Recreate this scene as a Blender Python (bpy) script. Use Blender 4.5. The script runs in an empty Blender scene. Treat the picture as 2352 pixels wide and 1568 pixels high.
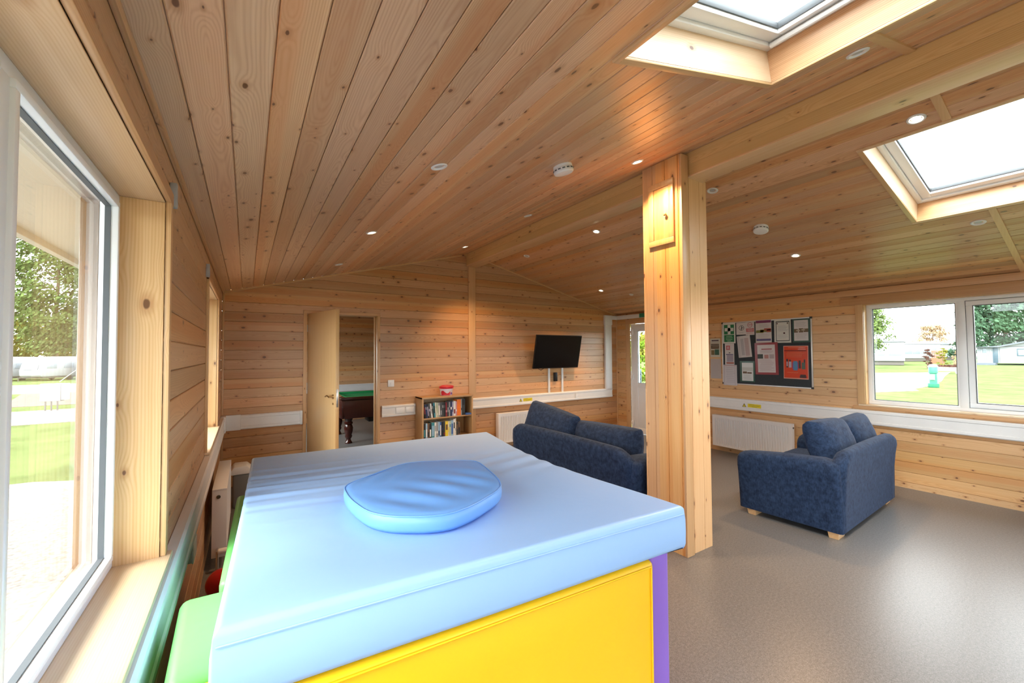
import bpy, bmesh, math, random
from mathutils import Vector, Matrix, Euler
R = random.Random(7)
sc = bpy.context.scene
COL = sc.collection

# ------------------------------------------------------------------ camera
F_PX = 946.3086; YAW = .5724; PITCH = .028; ROLL = -.0059
CAM = Vector((.2385, 0.0, 1.5233))
cy, sy = math.cos(YAW), math.sin(YAW)
cp, sp = math.cos(PITCH), math.sin(PITCH)
cr, sr = math.cos(ROLL), math.sin(ROLL)
r0 = Vector((cy, -sy, 0)); f0 = Vector((sy, cy, 0)); u0 = Vector((0, 0, 1))
fw = f0*cp + u0*sp; up = -f0*sp + u0*cp
r3 = r0*cr + up*sr; u3 = -r0*sr + up*cr
cam_d = bpy.data.cameras.new('camera'); cam = bpy.data.objects.new('camera', cam_d); COL.objects.link(cam)
m = Matrix((r3, u3, -fw)).transposed().to_4x4(); m.translation = CAM
cam.matrix_world = m
cam_d.sensor_width = 36; cam_d.lens = F_PX/2352*36; cam_d.clip_start = .01; cam_d.clip_end = 500
sc.camera = cam

# ------------------------------------------------------------------ world, exposure
sc.view_settings.view_transform = 'Standard'; sc.view_settings.look = 'None'
sc.view_settings.gamma = 1; sc.view_settings.use_curve_mapping = False
sc.view_settings.exposure = 2.02
SKY = 2.6
w = bpy.data.worlds.new('overcast sky'); sc.world = w; w.use_nodes = True
bg = w.node_tree.nodes['Background']
bg.inputs[0].default_value = (.90, .95, 1.0, 1); bg.inputs[1].default_value = SKY
sun_d = bpy.data.lights.new('soft sun', 'SUN'); sun_d.energy = 2.0; sun_d.angle = .5; sun_d.color = (1, .96, .9)
sun = bpy.data.objects.new('soft sun', sun_d); COL.objects.link(sun)
sun.rotation_euler = Vector((.78, .25, -.78)).to_track_quat('-Z', 'Y').to_euler(); sun.location = (-6, -3, 9)
try:
    sc.cycles.use_denoising = True
    sc.cycles.max_bounces = 12; sc.cycles.diffuse_bounces = 6; sc.cycles.glossy_bounces = 4
    sc.cycles.transparent_max_bounces = 12; sc.cycles.sample_clamp_indirect = 6
except Exception: pass

def portal(loc, d, sx, sy_):
    L = bpy.data.lights.new('sky portal', 'AREA'); L.shape = 'RECTANGLE'; L.size = sx; L.size_y = sy_
    L.cycles.is_portal = True
    o = bpy.data.objects.new('sky portal', L); COL.objects.link(o)
    d = Vector(d).normalized()
    z = -d; x = Vector((0, 1, 0)); y = z.cross(x).normalized(); x = y.cross(z)
    mm = Matrix((x, y, z)).transposed().to_4x4(); mm.translation = Vector(loc); o.matrix_world = mm

# room numbers
W = 6.418; D = 5.75; Y0 = -4.0
ZL = 2.245; ZR = 2.264; XR = 3.145; ZT = 3.078
KL = (ZT-ZL)/XR; KR = (ZT-ZR)/(W-XR)
def zc(x): return ZL+KL*x if x < XR else ZR+KR*(W-x)

# ------------------------------------------------------------------ materials
def newmat(name):
    m = bpy.data.materials.new(name); m.use_nodes = True
    nt = m.node_tree; b = nt.nodes['Principled BSDF']
    return m, nt, b
def plain(name, col, rough=.5, metal=0, spec=.5, noise=0, nscale=40, bump=0, coat=0, emit=None, es=0, sheen=0):
    m, nt, b = newmat(name)
    b.inputs['Base Color'].default_value = (*col, 1); b.inputs['Roughness'].default_value = rough
    b.inputs['Metallic'].default_value = metal; b.inputs['Specular IOR Level'].default_value = spec
    if coat: b.inputs['Coat Weight'].default_value = coat; b.inputs['Coat Roughness'].default_value = .15
    if sheen: b.inputs['Sheen Weight'].default_value = sheen; b.inputs['Sheen Roughness'].default_value = .4
    if noise or bump:
        tc = nt.nodes.new('ShaderNodeTexCoord'); n = nt.nodes.new('ShaderNodeTexNoise')
        n.inputs['Scale'].default_value = nscale; n.inputs['Detail'].default_value = 4
        nt.links.new(tc.outputs['Object'], n.inputs['Vector'])
        if noise:
            mx = nt.nodes.new('ShaderNodeMix'); mx.data_type = 'RGBA'
            mx.inputs[6].default_value = (*[c*(1-noise) for c in col], 1)
            mx.inputs[7].default_value = (*[min(1, c*(1+noise)) for c in col], 1)
            cr_ = nt.nodes.new('ShaderNodeMapRange'); cr_.inputs[1].default_value = .3; cr_.inputs[2].default_value = .7
            nt.links.new(n.outputs[0], cr_.inputs[0]); nt.links.new(cr_.outputs[0], mx.inputs[0])
            nt.links.new(mx.outputs[2], b.inputs['Base Color'])
        if bump:
            bp_ = nt.nodes.new('ShaderNodeBump'); bp_.inputs['Strength'].default_value = bump
            bp_.inputs['Distance'].default_value = .004
            nt.links.new(n.outputs[0], bp_.inputs['Height']); nt.links.new(bp_.outputs[0], b.inputs['Normal'])
    if emit:
        b.inputs['Emission Color'].default_value = (*emit, 1); b.inputs['Emission Strength'].default_value = es
    return m

class NB:
    """small helper for math nodes"""
    def __init__(s, nt): s.nt = nt
    def lnk(s, v, sock):
        if isinstance(v, (int, float)): sock.default_value = v
        else: s.nt.links.new(v, sock)
    def m(s, op, a, b=0.0, c=None):
        n = s.nt.nodes.new('ShaderNodeMath'); n.operation = op
        s.lnk(a, n.inputs[0]); s.lnk(b, n.inputs[1])
        if c is not None: s.lnk(c, n.inputs[2])
        return n.outputs[0]
    def xyz(s, x, y, z):
        n = s.nt.nodes.new('ShaderNodeCombineXYZ'); s.lnk(x, n.inputs[0]); s.lnk(y, n.inputs[1]); s.lnk(z, n.inputs[2]); return n.outputs[0]
    def white(s, v, off=0.0):
        n = s.nt.nodes.new('ShaderNodeTexWhiteNoise'); n.noise_dimensions = '1D'
        n.inputs['W'].default_value = 0
        s.nt.links.new(s.m('ADD', v, off), n.inputs['W']); return n.outputs['Value']
    def noise(s, vec, scale, detail=2, rough=.5):
        n = s.nt.nodes.new('ShaderNodeTexNoise'); n.inputs['Scale'].default_value = scale
        n.inputs['Detail'].default_value = detail; n.inputs['Roughness'].default_value = rough
        s.nt.links.new(vec, n.inputs['Vector']); return n.outputs[0]
    def maprange(s, v, a, b, c=0.0, d=1.0, smooth=False):
        n = s.nt.nodes.new('ShaderNodeMapRange')
        if smooth: n.interpolation_type = 'SMOOTHSTEP'
        s.lnk(v, n.inputs[0]); s.lnk(a, n.inputs[1]); s.lnk(b, n.inputs[2]); s.lnk(c, n.inputs[3]); s.lnk(d, n.inputs[4]); return n.outputs[0]
    def mix(s, f, a, b):
        n = s.nt.nodes.new('ShaderNodeMix'); n.data_type = 'RGBA'
        s.lnk(f, n.inputs[0])
        for v, i in ((a, 6), (b, 7)):
            if isinstance(v, tuple): n.inputs[i].default_value = (*v, 1)
            else: s.nt.links.new(v, n.inputs[i])
        return n.outputs[2]

def wood(name, u, v, wv, pitch=None, phase=0.0, seed=0.0, light=(.68, .405, .205), dark=(.50, .250, .100),
         knots=1.0, rough=.38, vary=1.0, figure=1.0):
    """pine boards: growth rings cut lengthwise, knots and a tone of its own for every board.
    u = axis along the grain, v = across, wv = depth"""
    m, nt, b = newmat(name); nb = NB(nt)
    tc = nt.nodes.new('ShaderNodeTexCoord'); sp_ = nt.nodes.new('ShaderNodeSeparateXYZ')
    nt.links.new(tc.outputs['Object'], sp_.inputs[0])
    ax = {'x': sp_.outputs[0], 'y': sp_.outputs[1], 'z': sp_.outputs[2]}
    U, V, Wd = ax[u], ax[v], ax[wv]
    if pitch:
        vi = nb.m('DIVIDE', nb.m('SUBTRACT', V, phase), pitch)
        idx = nb.m('FLOOR', vi); vl = nb.m('MULTIPLY', nb.m('SUBTRACT', nb.m('FRACT', vi), .5), pitch)
    else:
        oi = nt.nodes.new('ShaderNodeObjectInfo')
        idx = nb.m('MULTIPLY', oi.outputs['Random'], 61.0); vl = V
        vl = nb.m('ADD', V, nb.m('MULTIPLY', Wd, .6))
    idx = nb.m('ADD', idx, seed)
    ra = nb.white(idx, .13); rb = nb.white(idx, 17.7); rc = nb.white(idx, 31.9); rd = nb.white(idx, 47.3)
    uo = nb.m('ADD', U, nb.m('MULTIPLY', ra, 37.0))
    # knots
    kv = nb.xyz(nb.m('MULTIPLY', uo, 4.2), nb.m('MULTIPLY', nb.m('ADD', vl, nb.m('MULTIPLY', rb, 9.0)), nb.m('ADD', 5.2, nb.m('MULTIPLY', rd, 4.5))), 0.0)
    vor = nt.nodes.new('ShaderNodeTexVoronoi'); vor.voronoi_dimensions = '2D'; vor.inputs['Scale'].default_value = 1
    vor.inputs['Randomness'].default_value = .9
    nt.links.new(kv, vor.inputs['Vector'])
    kd = nb.m('ADD', vor.outputs['Distance'], nb.m('MULTIPLY', nb.m('SUBTRACT', nb.noise(nb.xyz(nb.m('MULTIPLY', uo, 38.0), nb.m('MULTIPLY', vl, 60.0), 0.0), 1.0, 1), .5), .035)); kr_ = nt.nodes.new('ShaderNodeSeparateColor'); nt.links.new(vor.outputs['Color'], kr_.inputs[0])
    has = nb.m('GREATER_THAN', kr_.outputs[0], 1-.74*knots)
    rad = nb.m('MULTIPLY', nb.m('ADD', .022, nb.m('MULTIPLY', nb.m('POWER', kr_.outputs[1], 1.9), .075)), has)
    kn = nb.maprange(kd, nb.m('MULTIPLY', rad, .65), nb.m('ADD', rad, .006), 1.0, 0.0, True)
    kn = nb.m('MULTIPLY', kn, has)
    halo = nb.m('MULTIPLY', nb.maprange(kd, rad, nb.m('MULTIPLY', nb.m('ADD', rad, .01), 2.6), 1.0, 0.0, True), has)
    warp = nb.m('MULTIPLY', nb.m('MULTIPLY', nb.m('EXPONENT', nb.m('MULTIPLY', nb.m('MULTIPLY', kd, kd), -22.0)), has), .016)
    # growth rings
    slow = nb.noise(nb.xyz(nb.m('MULTIPLY', uo, .55), nb.m('MULTIPLY', rc, 50.0), 0.0), 1.0, 1)
    depth = nb.m('ADD', nb.m('MULTIPLY', nb.m('SUBTRACT', slow, .5), .26*figure), nb.m('MULTIPLY', nb.m('SUBTRACT', rd, .3), .06))
    wob = nb.m('MULTIPLY', nb.noise(nb.xyz(nb.m('MULTIPLY', uo, 2.2), nb.m('MULTIPLY', vl, 16.0), rc), 1.0, 2), .010)
    off = nb.m('ADD', vl, nb.m('MULTIPLY', nb.m('SUBTRACT', rb, .5), .12))
    dist = nb.m('SQRT', nb.m('ADD', nb.m('MULTIPLY', off, off), nb.m('MULTIPLY', depth, depth)))
    dist = nb.m('ADD', nb.m('ADD', dist, wob), warp)
    s1 = nb.m('ADD', nb.m('MULTIPLY', nb.m('SINE', nb.m('MULTIPLY', dist, nb.m('ADD', 720.0, nb.m('MULTIPLY', ra, 420.0)))), .5), .5)
    ring = nb.m('POWER', s1, 1.7)
    streak = nb.noise(nb.xyz(nb.m('MULTIPLY', uo, 1.4), nb.m('MULTIPLY', vl, 75.0), rc), 1.0, 3, .6)
    t = nb.m('ADD', nb.m('MULTIPLY', ring, .48), nb.m('MULTIPLY', nb.m('SUBTRACT', streak, .36), 1.3))
    t = nb.m('MINIMUM', nb.m('MAXIMUM', t, 0.0), 1.0)
    col = nb.mix(t, light, dark)
    heart = nb.maprange(nb.m('ABSOLUTE', nb.m('ADD', off, nb.m('MULTIPLY', wob, 1.5))), .022, .046, .55, 0.0, True)
    col = nb.mix(nb.m('MULTIPLY', heart, nb.maprange(rc, .25, .7)), col, tuple(c*k for c, k in zip(dark, (1.16, 1.02, .95))))
    # tone of each board
    hs = nt.nodes.new('ShaderNodeHueSaturation')
    nb.lnk(nb.maprange(rb, 0.0, 1.0, .5-.004*vary, .5+.004*vary), hs.inputs['Hue'])
    nb.lnk(nb.maprange(rc, 0.0, 1.0, 1-.08*vary, 1+.08*vary), hs.inputs['Saturation'])
    nb.lnk(nb.maprange(rd, 0.0, 1.0, 1-.22*vary, 1+.14*vary), hs.inputs['Value'])
    nt.links.new(col, hs.inputs['Color'])
    col = nb.mix(nb.m('MULTIPLY', halo, .45), hs.outputs[0], (.42, .17, .055))
    col = nb.mix(nb.m('MULTIPLY', kn, .88), col, (.125, .045, .018))
    nt.links.new(col, b.inputs['Base Color'])
    b.inputs['Roughness'].default_value = rough
    b.inputs['Coat Weight'].default_value = .25; b.inputs['Coat Roughness'].default_value = .3
    return m

PB = .112   # wall board pitch
PC = .1065  # ceiling board pitch, measured along x
M = {}
M['wall_x'] = wood('pine wall boards far', 'x', 'z', 'y', PB, .008, 3, knots=1.15)
M['wall_y'] = wood('pine wall boards side', 'y', 'z', 'x', PB, .008, 41, knots=1.1)
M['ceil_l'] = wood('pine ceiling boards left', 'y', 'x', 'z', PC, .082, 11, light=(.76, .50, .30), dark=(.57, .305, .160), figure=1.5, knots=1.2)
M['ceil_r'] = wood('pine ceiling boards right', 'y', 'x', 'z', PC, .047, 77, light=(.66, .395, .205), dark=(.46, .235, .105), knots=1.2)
M['tx'] = wood('pine trim along x', 'x', 'z', 'y', seed=5, knots=.35, vary=.5)
M['ty'] = wood('pine trim along y', 'y', 'z', 'x', seed=9, knots=.35, vary=.5)
M['tyx'] = wood('pine trim flat along y', 'y', 'x', 'z', seed=2.5, knots=.4, vary=.4, light=(.76, .52, .30), dark=(.64, .38, .17))
M['tz'] = wood('pine trim upright', 'z', 'y', 'x', seed=15, knots=.35, vary=.5, light=(.72, .45, .22), dark=(.58, .32, .125))
M['tzx'] = wood('pine post upright', 'z', 'x', 'y', seed=25, knots=.5, vary=.5, light=(.73, .46, .24), dark=(.60, .33, .14))
M['pil_y'] = wood('pine pillar boards', 'z', 'y', 'x', .118, .01, 21, knots=.7, vary=.7, light=(.76, .47, .22), dark=(.62, .33, .12))
M['jamb'] = wood('pine window lining', 'z', 'x', 'y', seed=33, knots=.95, vary=.3, light=(.78, .52, .27), dark=(.64, .36, .14), rough=.3)
M['sill'] = wood('pine window board', 'y', 'x', 'z', seed=43, knots=.5, vary=.3, light=(.86, .67, .46), dark=(.76, .53, .31), rough=.3, figure=1.6)
M['beam'] = wood('ridge beam timber', 'y', 'z', 'x', .0862, 2.888, seed=53, knots=.6, vary=.5, light=(.75, .50, .205), dark=(.63, .37, .125))
M['veneer'] = wood('door veneer', 'z', 'x', 'y', seed=63, knots=0, vary=.2, light=(.78, .52, .25), dark=(.68, .41, .17), rough=.35)
M['oak'] = wood('oak effect board', 'z', 'x', 'y', seed=73, knots=0, vary=.2, light=(.50, .30, .13), dark=(.40, .22, .09), rough=.45)
M['foot'] = wood('pale sofa foot', 'x', 'y', 'z', seed=83, knots=0, vary=.2, light=(.72, .46, .24), dark=(.62, .36, .16))
M['white'] = plain('white plastic', (.80, .80, .80), .55, noise=.02, nscale=6)
M['upvc'] = plain('white window frame plastic', (.86, .88, .90), .28, noise=.01, nscale=6)
M['radw'] = plain('white radiator enamel', (.80, .80, .81), .3)
M['gasket'] = plain('grey rubber gasket', (.10, .11, .12), .6)
M['black'] = plain('black plastic', (.010, .009, .010), .4, spec=.3)
M['screen'] = plain('dark tv screen', (.004, .004, .005), .22, spec=.22)
M['steel'] = plain('brushed steel', (.62, .60, .57), .3, 1)
M['brass'] = plain('aged brass', (.55, .42, .25), .3, 1)
M['dkmetal'] = plain('dark steel', (.20, .20, .21), .35, 1)
M['yellow_st'] = plain('yellow sticker', (.83, .68, .02), .4)
M['ink'] = plain('black ink', (.03, .03, .03), .5)
M['navy'] = None
def glassmat(name, tint=(1, 1, 1), refl=1.0):
    m = bpy.data.materials.new(name); m.use_nodes = True; nt = m.node_tree; nt.nodes.clear()
    o = nt.nodes.new('ShaderNodeOutputMaterial'); mx = nt.nodes.new('ShaderNodeMixShader')
    t = nt.nodes.new('ShaderNodeBsdfTransparent'); t.inputs[0].default_value = (*tint, 1)
    g = nt.nodes.new('ShaderNodeBsdfGlossy'); g.inputs['Roughness'].default_value = .0
    fr = nt.nodes.new('ShaderNodeFresnel'); fr.inputs[0].default_value = 1.45
    ge = nt.nodes.new('ShaderNodeNewGeometry'); mr = nt.nodes.new('ShaderNodeMapRange')
    mr.inputs[3].default_value = 1.45; mr.inputs[4].default_value = 1/1.45   # same reflection from both faces of the pane
    nt.links.new(ge.outputs['Backfacing'], mr.inputs[0]); nt.links.new(mr.outputs[0], fr.inputs[0])
    mu = nt.nodes.new('ShaderNodeMath'); mu.operation = 'MULTIPLY'; mu.inputs[1].default_value = refl
    nt.links.new(fr.outputs[0], mu.inputs[0]); nt.links.new(mu.outputs[0], mx.inputs[0])
    nt.links.new(t.outputs[0], mx.inputs[1]); nt.links.new(g.outputs[0], mx.inputs[2]); nt.links.new(mx.outputs[0], o.inputs[0])
    return m
M['glass'] = glassmat('window glass', (.95, .97, .96))

def fabric(name, a, b_, scale=1.0, sheen=.35):
    m, nt, b = newmat(name); nb = NB(nt)
    tc = nt.nodes.new('ShaderNodeTexCoord')
    n1 = nb.noise(tc.outputs['Object'], 26*scale, 5, .65)
    mp = nt.nodes.new('ShaderNodeMapping'); mp.inputs['Scale'].default_value = (60, 60, 14); nt.links.new(tc.outputs['Object'], mp.inputs[0])
    n2 = nb.noise(mp.outputs[0], 2.2*scale, 3, .6)
    t = nb.maprange(nb.m('ADD', nb.m('MULTIPLY', n1, .6), nb.m('MULTIPLY', n2, .4)), .36, .64)
    nt.links.new(nb.mix(t, a, b_), b.inputs['Base Color'])
    b.inputs['Roughness'].default_value = .9; b.inputs['Specular IOR Level'].default_value = .2
    b.inputs['Sheen Weight'].default_value = sheen; b.inputs['Sheen Roughness'].default_value = .35
    b.inputs['Sheen Tint'].default_value = (.55, .65, .9, 1)
    bu = nt.nodes.new('ShaderNodeBump'); bu.inputs['Strength'].default_value = .35; bu.inputs['Distance'].default_value = .003
    nt.links.new(n2, bu.inputs['Height']); nt.links.new(bu.outputs[0], b.inputs['Normal'])
    return m
M['navy'] = fabric('blue chenille', (.0075, .015, .040), (.027, .052, .112), sheen=.10)
M['pipe'] = fabric('dark blue piping', (.012, .022, .05), (.03, .05, .10))

def vinyl(name, col, rough=.38):
    m, nt, b = newmat(name); nb = NB(nt)
    tc = nt.nodes.new('ShaderNodeTexCoord')
    n1 = nb.noise(tc.outputs['Object'], 3.2, 3, .5)
    nt.links.new(nb.mix(n1, tuple(c*.96 for c in col), tuple(min(1, c*1.04) for c in col)), b.inputs['Base Color'])
    n2 = nb.noise(tc.outputs['Object'], 5, 3, .6)
    bu = nt.nodes.new('ShaderNodeBump'); bu.inputs['Strength'].default_value = .25; bu.inputs['Distance'].default_value = .012
    nt.links.new(n2, bu.inputs['Height']); nt.links.new(bu.outputs[0], b.inputs['Normal'])
    b.inputs['Roughness'].default_value = rough; b.inputs['Specular IOR Level'].default_value = .45
    return m
M['v_blue'] = vinyl('light blue vinyl', (.325, .525, .88))
M['v_blue2'] = vinyl('mid blue vinyl', (.155, .355, .77))
M['v_yel'] = vinyl('yellow vinyl', (.88, .52, .010))
M['v_pur'] = vinyl('purple vinyl', (.25, .13, .58))
M['v_grn'] = vinyl('green vinyl', (.20, .66, .16))

def floormat():
    m, nt, b = newmat('speckled grey vinyl floor'); nb = NB(nt)
    tc = nt.nodes.new('ShaderNodeTexCoord')
    a = nb.noise(tc.outputs['Object'], 210, 3, .7); c = nb.noise(tc.outputs['Object'], 70, 2, .6); d = nb.noise(tc.outputs['Object'], .8, 2)
    t = nb.maprange(nb.m('ADD', nb.m('MULTIPLY', a, .7), nb.m('MULTIPLY', c, .3)), .40, .62)
    col = nb.mix(t, (.086, .087, .091), (.230, .231, .238))
    nt.links.new(nb.mix(nb.m('MULTIPLY', d, .3), col, (.160, .160, .164)), b.inputs['Base Color'])
    b.inputs['Roughness'].default_value = .33; b.inputs['Specular IOR Level'].default_value = .55
    bu = nt.nodes.new('ShaderNodeBump'); bu.inputs['Strength'].default_value = .12; bu.inputs['Distance'].default_value = .001
    nt.links.new(a, bu.inputs['Height']); nt.links.new(bu.outputs[0], b.inputs['Normal'])
    return m
M['floor'] = floormat()

# ------------------------------------------------------------------ mesh helpers
def bm_new(): return bmesh.new()
def box(bm, x0, x1, y0, y1, z0, z1, bev=0, seg=2):
    r = bmesh.ops.create_cube(bm, size=1)
    vs = r['verts']
    for v in vs:
        v.co = Vector(((x0+x1)/2+v.co.x*(x1-x0), (y0+y1)/2+v.co.y*(y1-y0), (z0+z1)/2+v.co.z*(z1-z0)))
    if bev:
        es = list({e for v in vs for e in v.link_edges})
        bmesh.ops.bevel(bm, geom=es, offset=bev, segments=seg, profile=.5, affect='EDGES')
    return bm
def prism(bm, pts, axis, a, b_, bev=0):
    """polygon pts (2-D) extruded along axis from a to b"""
    def mk(p, t):
        return {'x': (t, p[0], p[1]), 'y': (p[0], t, p[1]), 'z': (p[0], p[1], t)}[axis]
    A = [bm.verts.new(mk(p, a)) for p in pts]; B = [bm.verts.new(mk(p, b_)) for p in pts]
    n = len(pts); fs = [bm.faces.new(A), bm.faces.new(B[::-1])]
    for i in range(n): fs.append(bm.faces.new((A[i], B[i], B[(i+1) % n], A[(i+1) % n])))
    bmesh.ops.recalc_face_normals(bm, faces=fs)
    if bev: bmesh.ops.bevel(bm, geom=list({e for f in fs for e in f.edges}), offset=bev, segments=2, profile=.5, affect='EDGES')
    return bm
def lathe(bm, prof, seg=24, mat=Matrix()):
    rings = []
    for r_, z in prof:
        rings.append([bm.verts.new(mat @ Vector((r_*math.cos(2*math.pi*i/seg), r_*math.sin(2*math.pi*i/seg), z))) for i in range(seg)])
    fs = []
    for a, b_ in zip(rings, rings[1:]):
        for i in range(seg):
            fs.append(bm.faces.new((a[i], a[(i+1) % seg], b_[(i+1) % seg], b_[i])))
    fs.append(bm.faces.new(rings[0][::-1])); fs.append(bm.faces.new(rings[-1]))
    bmesh.ops.recalc_face_normals(bm, faces=fs)
    return bm
def tube(bm, pts, r, seg=8, closed=False):
    pts = [Vector(p) for p in pts]; n = len(pts); rings = []
    prev = None
    for i, p in enumerate(pts):
        if closed: t = (pts[(i+1) % n]-pts[i-1]).normalized()
        else: t = (pts[min(i+1, n-1)]-pts[max(i-1, 0)]).normalized()
        a = prev - t*prev.dot(t) if prev is not None else t.orthogonal()
        if a.length < 1e-6: a = t.orthogonal()
        a.normalize(); prev = a; b_ = t.cross(a)
        rr = r[i] if isinstance(r, (list, tuple)) else r
        rings.append([bm.verts.new(p+a*rr*math.cos(2*math.pi*k/seg)+b_*rr*math.sin(2*math.pi*k/seg)) for k in range(seg)])
    rng = range(n) if closed else range(n-1)
    fs = []
    for i in rng:
        A, B = rings[i], rings[(i+1) % n]
        for k in range(seg): fs.append(bm.faces.new((A[k], A[(k+1) % seg], B[(k+1) % seg], B[k])))
    if not closed:
        fs.append(bm.faces.new(rings[0][::-1])); fs.append(bm.faces.new(rings[-1]))
    bmesh.ops.recalc_face_normals(bm, faces=fs)
    return bm
def cushion_bm(w_, d, h, edge=.35, n=12, seed=0, wrinkle=.004):
    """soft pad centred on the origin: plump faces, thinner rounded edges"""
    bm = bmesh.new(); rr = random.Random(seed)
    ph = [rr.random()*6 for _ in range(6)]
    def P(a, b_, s):
        q = (1-abs(a)**3.2)*(1-abs(b_)**3.2)
        x = a*w_/2*(1-.03*abs(b_)**4); y = b_*d/2*(1-.03*abs(a)**4)
        z = s*(h*edge/2+h*(1-edge)/2*max(q, 0)**.45)
        z += wrinkle*math.sin(a*9+ph[0]+b_*3)*math.sin(b_*7+ph[1])*(q**.5 if q > 0 else 0)
        return Vector((x, y, z))
    g = {}
    for s in (-1, 1):
        for i in range(n+1):
            for j in range(n+1):
                a = math.sin((i/n-.5)*math.pi); b_ = math.sin((j/n-.5)*math.pi)
                g[s, i, j] = bm.verts.new(P(a, b_, s))
    for s in (-1, 1):
        for i in range(n):
            for j in range(n):
                f = (g[s, i, j], g[s, i+1, j], g[s, i+1, j+1], g[s, i, j+1]); bm.faces.new(f if s > 0 else f[::-1])
    per = [(i, 0) for i in range(n)]+[(n, j) for j in range(n)]+[(n-i, n) for i in range(n)]+[(0, n-j) for j in range(n)]
    mids = []
    for (i, j) in per:
        c = (g[1, i, j].co+g[-1, i, j].co)/2; d_ = Vector((c.x/(w_/2), c.y/(d/2), 0))
        mids.append(bm.verts.new(c+Vector((c.x/(w_)*.02*2, c.y/d*.02*2, 0))))
    for k in range(len(per)):
        a = per[k]; b_ = per[(k+1) % len(per)]; ma, mb = mids[k], mids[(k+1) % len(per)]
        bm.faces.new((g[1, *a], ma, mb, g[1, *b_])[::1]); bm.faces.new((ma, g[-1, *a], g[-1, *b_], mb))
    bmesh.ops.recalc_face_normals(bm, faces=bm.faces)
    return bm
def outline_pts(w_, d, z, n=40, p=5.0):
    o = []
    for k in range(n):
        t = 2*math.pi*k/n; c, s = math.cos(t), math.sin(t)
        o.append((w_/2*math.copysign(abs(c)**(2/p), c), d/2*math.copysign(abs(s)**(2/p), s), z))
    return o
def finish(bm, name, mat, parent=None, smooth=True, angle=35, loc=None, rot=None):
    me = bpy.data.meshes.new(name); bm.to_mesh(me); bm.free()
    if smooth:
        for p in me.polygons: p.use_smooth = True
        try: me.set_sharp_from_angle(angle=math.radians(angle))
        except Exception: pass
    if isinstance(mat, str): mat = M[mat]
    if mat: me.materials.append(mat)
    o = bpy.data.objects.new(name, me); COL.objects.link(o)
    if parent: o.parent = parent
    if loc is not None: o.location = loc
    if rot is not None: o.rotation_euler = rot
    return o
def tag(o, label, cat, group=None, kind=None):
    o['label'] = label; o['category'] = cat
    if group: o['group'] = group
    if kind: o['kind'] = kind
    return o
def thing(name, label, cat, loc=(0, 0, 0), rot=(0, 0, 0), group=None):
    o = bpy.data.objects.new(name, None); COL.objects.link(o); o.empty_display_size = .05
    o.location = loc; o.rotation_euler = rot
    return tag(o, label, cat, group)
def struct(o, label=None, cat=None):
    o['kind'] = 'structure'
    if label: o['label'] = label
    if cat: o['category'] = cat
    return o
def sroot(name, label=None, cat=None, loc=(0, 0, 0)):
    o = bpy.data.objects.new(name, None); COL.objects.link(o); o.empty_display_size = .05; o.location = loc
    return struct(o, label, cat)

def lettering(body, size, name, mat, par, loc, rot, ext=.0005, align='CENTER'):
    cu = bpy.data.curves.new(name, 'FONT'); cu.body = body; cu.size = size; cu.align_x = align; cu.align_y = 'CENTER'; cu.extrude = ext; cu.resolution_u = 3
    tmp = bpy.data.objects.new(name+' curve', cu); me = bpy.data.meshes.new_from_object(tmp); bpy.data.objects.remove(tmp); me.name = name
    me.materials.clear(); me.materials.append(M[mat] if isinstance(mat, str) else mat)
    o = bpy.data.objects.new(name, me); COL.objects.link(o); o.parent = par; o.location = loc; o.rotation_euler = rot
    return o
def boards(bm, mk, u_lo, u_hi, v0, v1, pitch, phase, holes=(), gap=True, cv=.0045, back=None):
    """boarded surface with real v-joints. mk(u, v, w) -> point; w is depth behind the face"""
    prof = [(v0, 0.0)]
    k = math.ceil((v0-phase)/pitch+1e-6)
    while phase+k*pitch < v1-1e-4:
        s = phase+k*pitch
        if s-cv > v0 and s+cv < v1 and gap:
            prof += [(s-cv, 0), (s-.0015, .0035), (s-.0015, .011), (s+.0015, .011), (s+.0015, .0035), (s+cv, 0)]
        k += 1
    prof.append((v1, 0.0))
    cuts = sorted({c for h in holes for c in (h[2], h[3]) if v0 < c < v1})
    P = [prof[0]]
    for a, b_ in zip(prof, prof[1:]):
        for c in cuts:
            if a[0] < c < b_[0]:
                t = (c-a[0])/(b_[0]-a[0]); P.append((c, a[1]+t*(b_[1]-a[1])))
        P.append(b_)
    for a, b_ in zip(P, P[1:]):
        mid = (a[0]+b_[0])/2
        hs = sorted([h for h in holes if h[2]-1e-6 <= mid <= h[3]+1e-6])
        ivs = []; curA, curB = u_lo(a[0]), u_lo(b_[0])
        for h in hs:
            if h[0] > min(curA, curB): ivs.append((curA, curB, h[0], h[0]))
            curA = curB = h[1]
        if u_hi(a[0]) > curA or u_hi(b_[0]) > curB: ivs.append((curA, curB, u_hi(a[0]), u_hi(b_[0])))
        for (al, bl, ah, bh) in ivs:
            q = [bm.verts.new(mk(al, a[0], a[1])), bm.verts.new(mk(ah, a[0], a[1])), bm.verts.new(mk(bh, b_[0], b_[1])), bm.verts.new(mk(bl, b_[0], b_[1]))]
            bm.faces.new(q)
def K(v): return lambda _: v
exec_parts = []
# ================================================================== SETTING
Y2 = 10.1   # far end of the games room behind the far wall
# floor
bm = bm_new(); box(bm, -.15, W+.15, Y0, Y2, -.08, 0); struct(finish(bm, 'floor', 'floor', smooth=False), 'speckled grey vinyl floor', 'floor')

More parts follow.
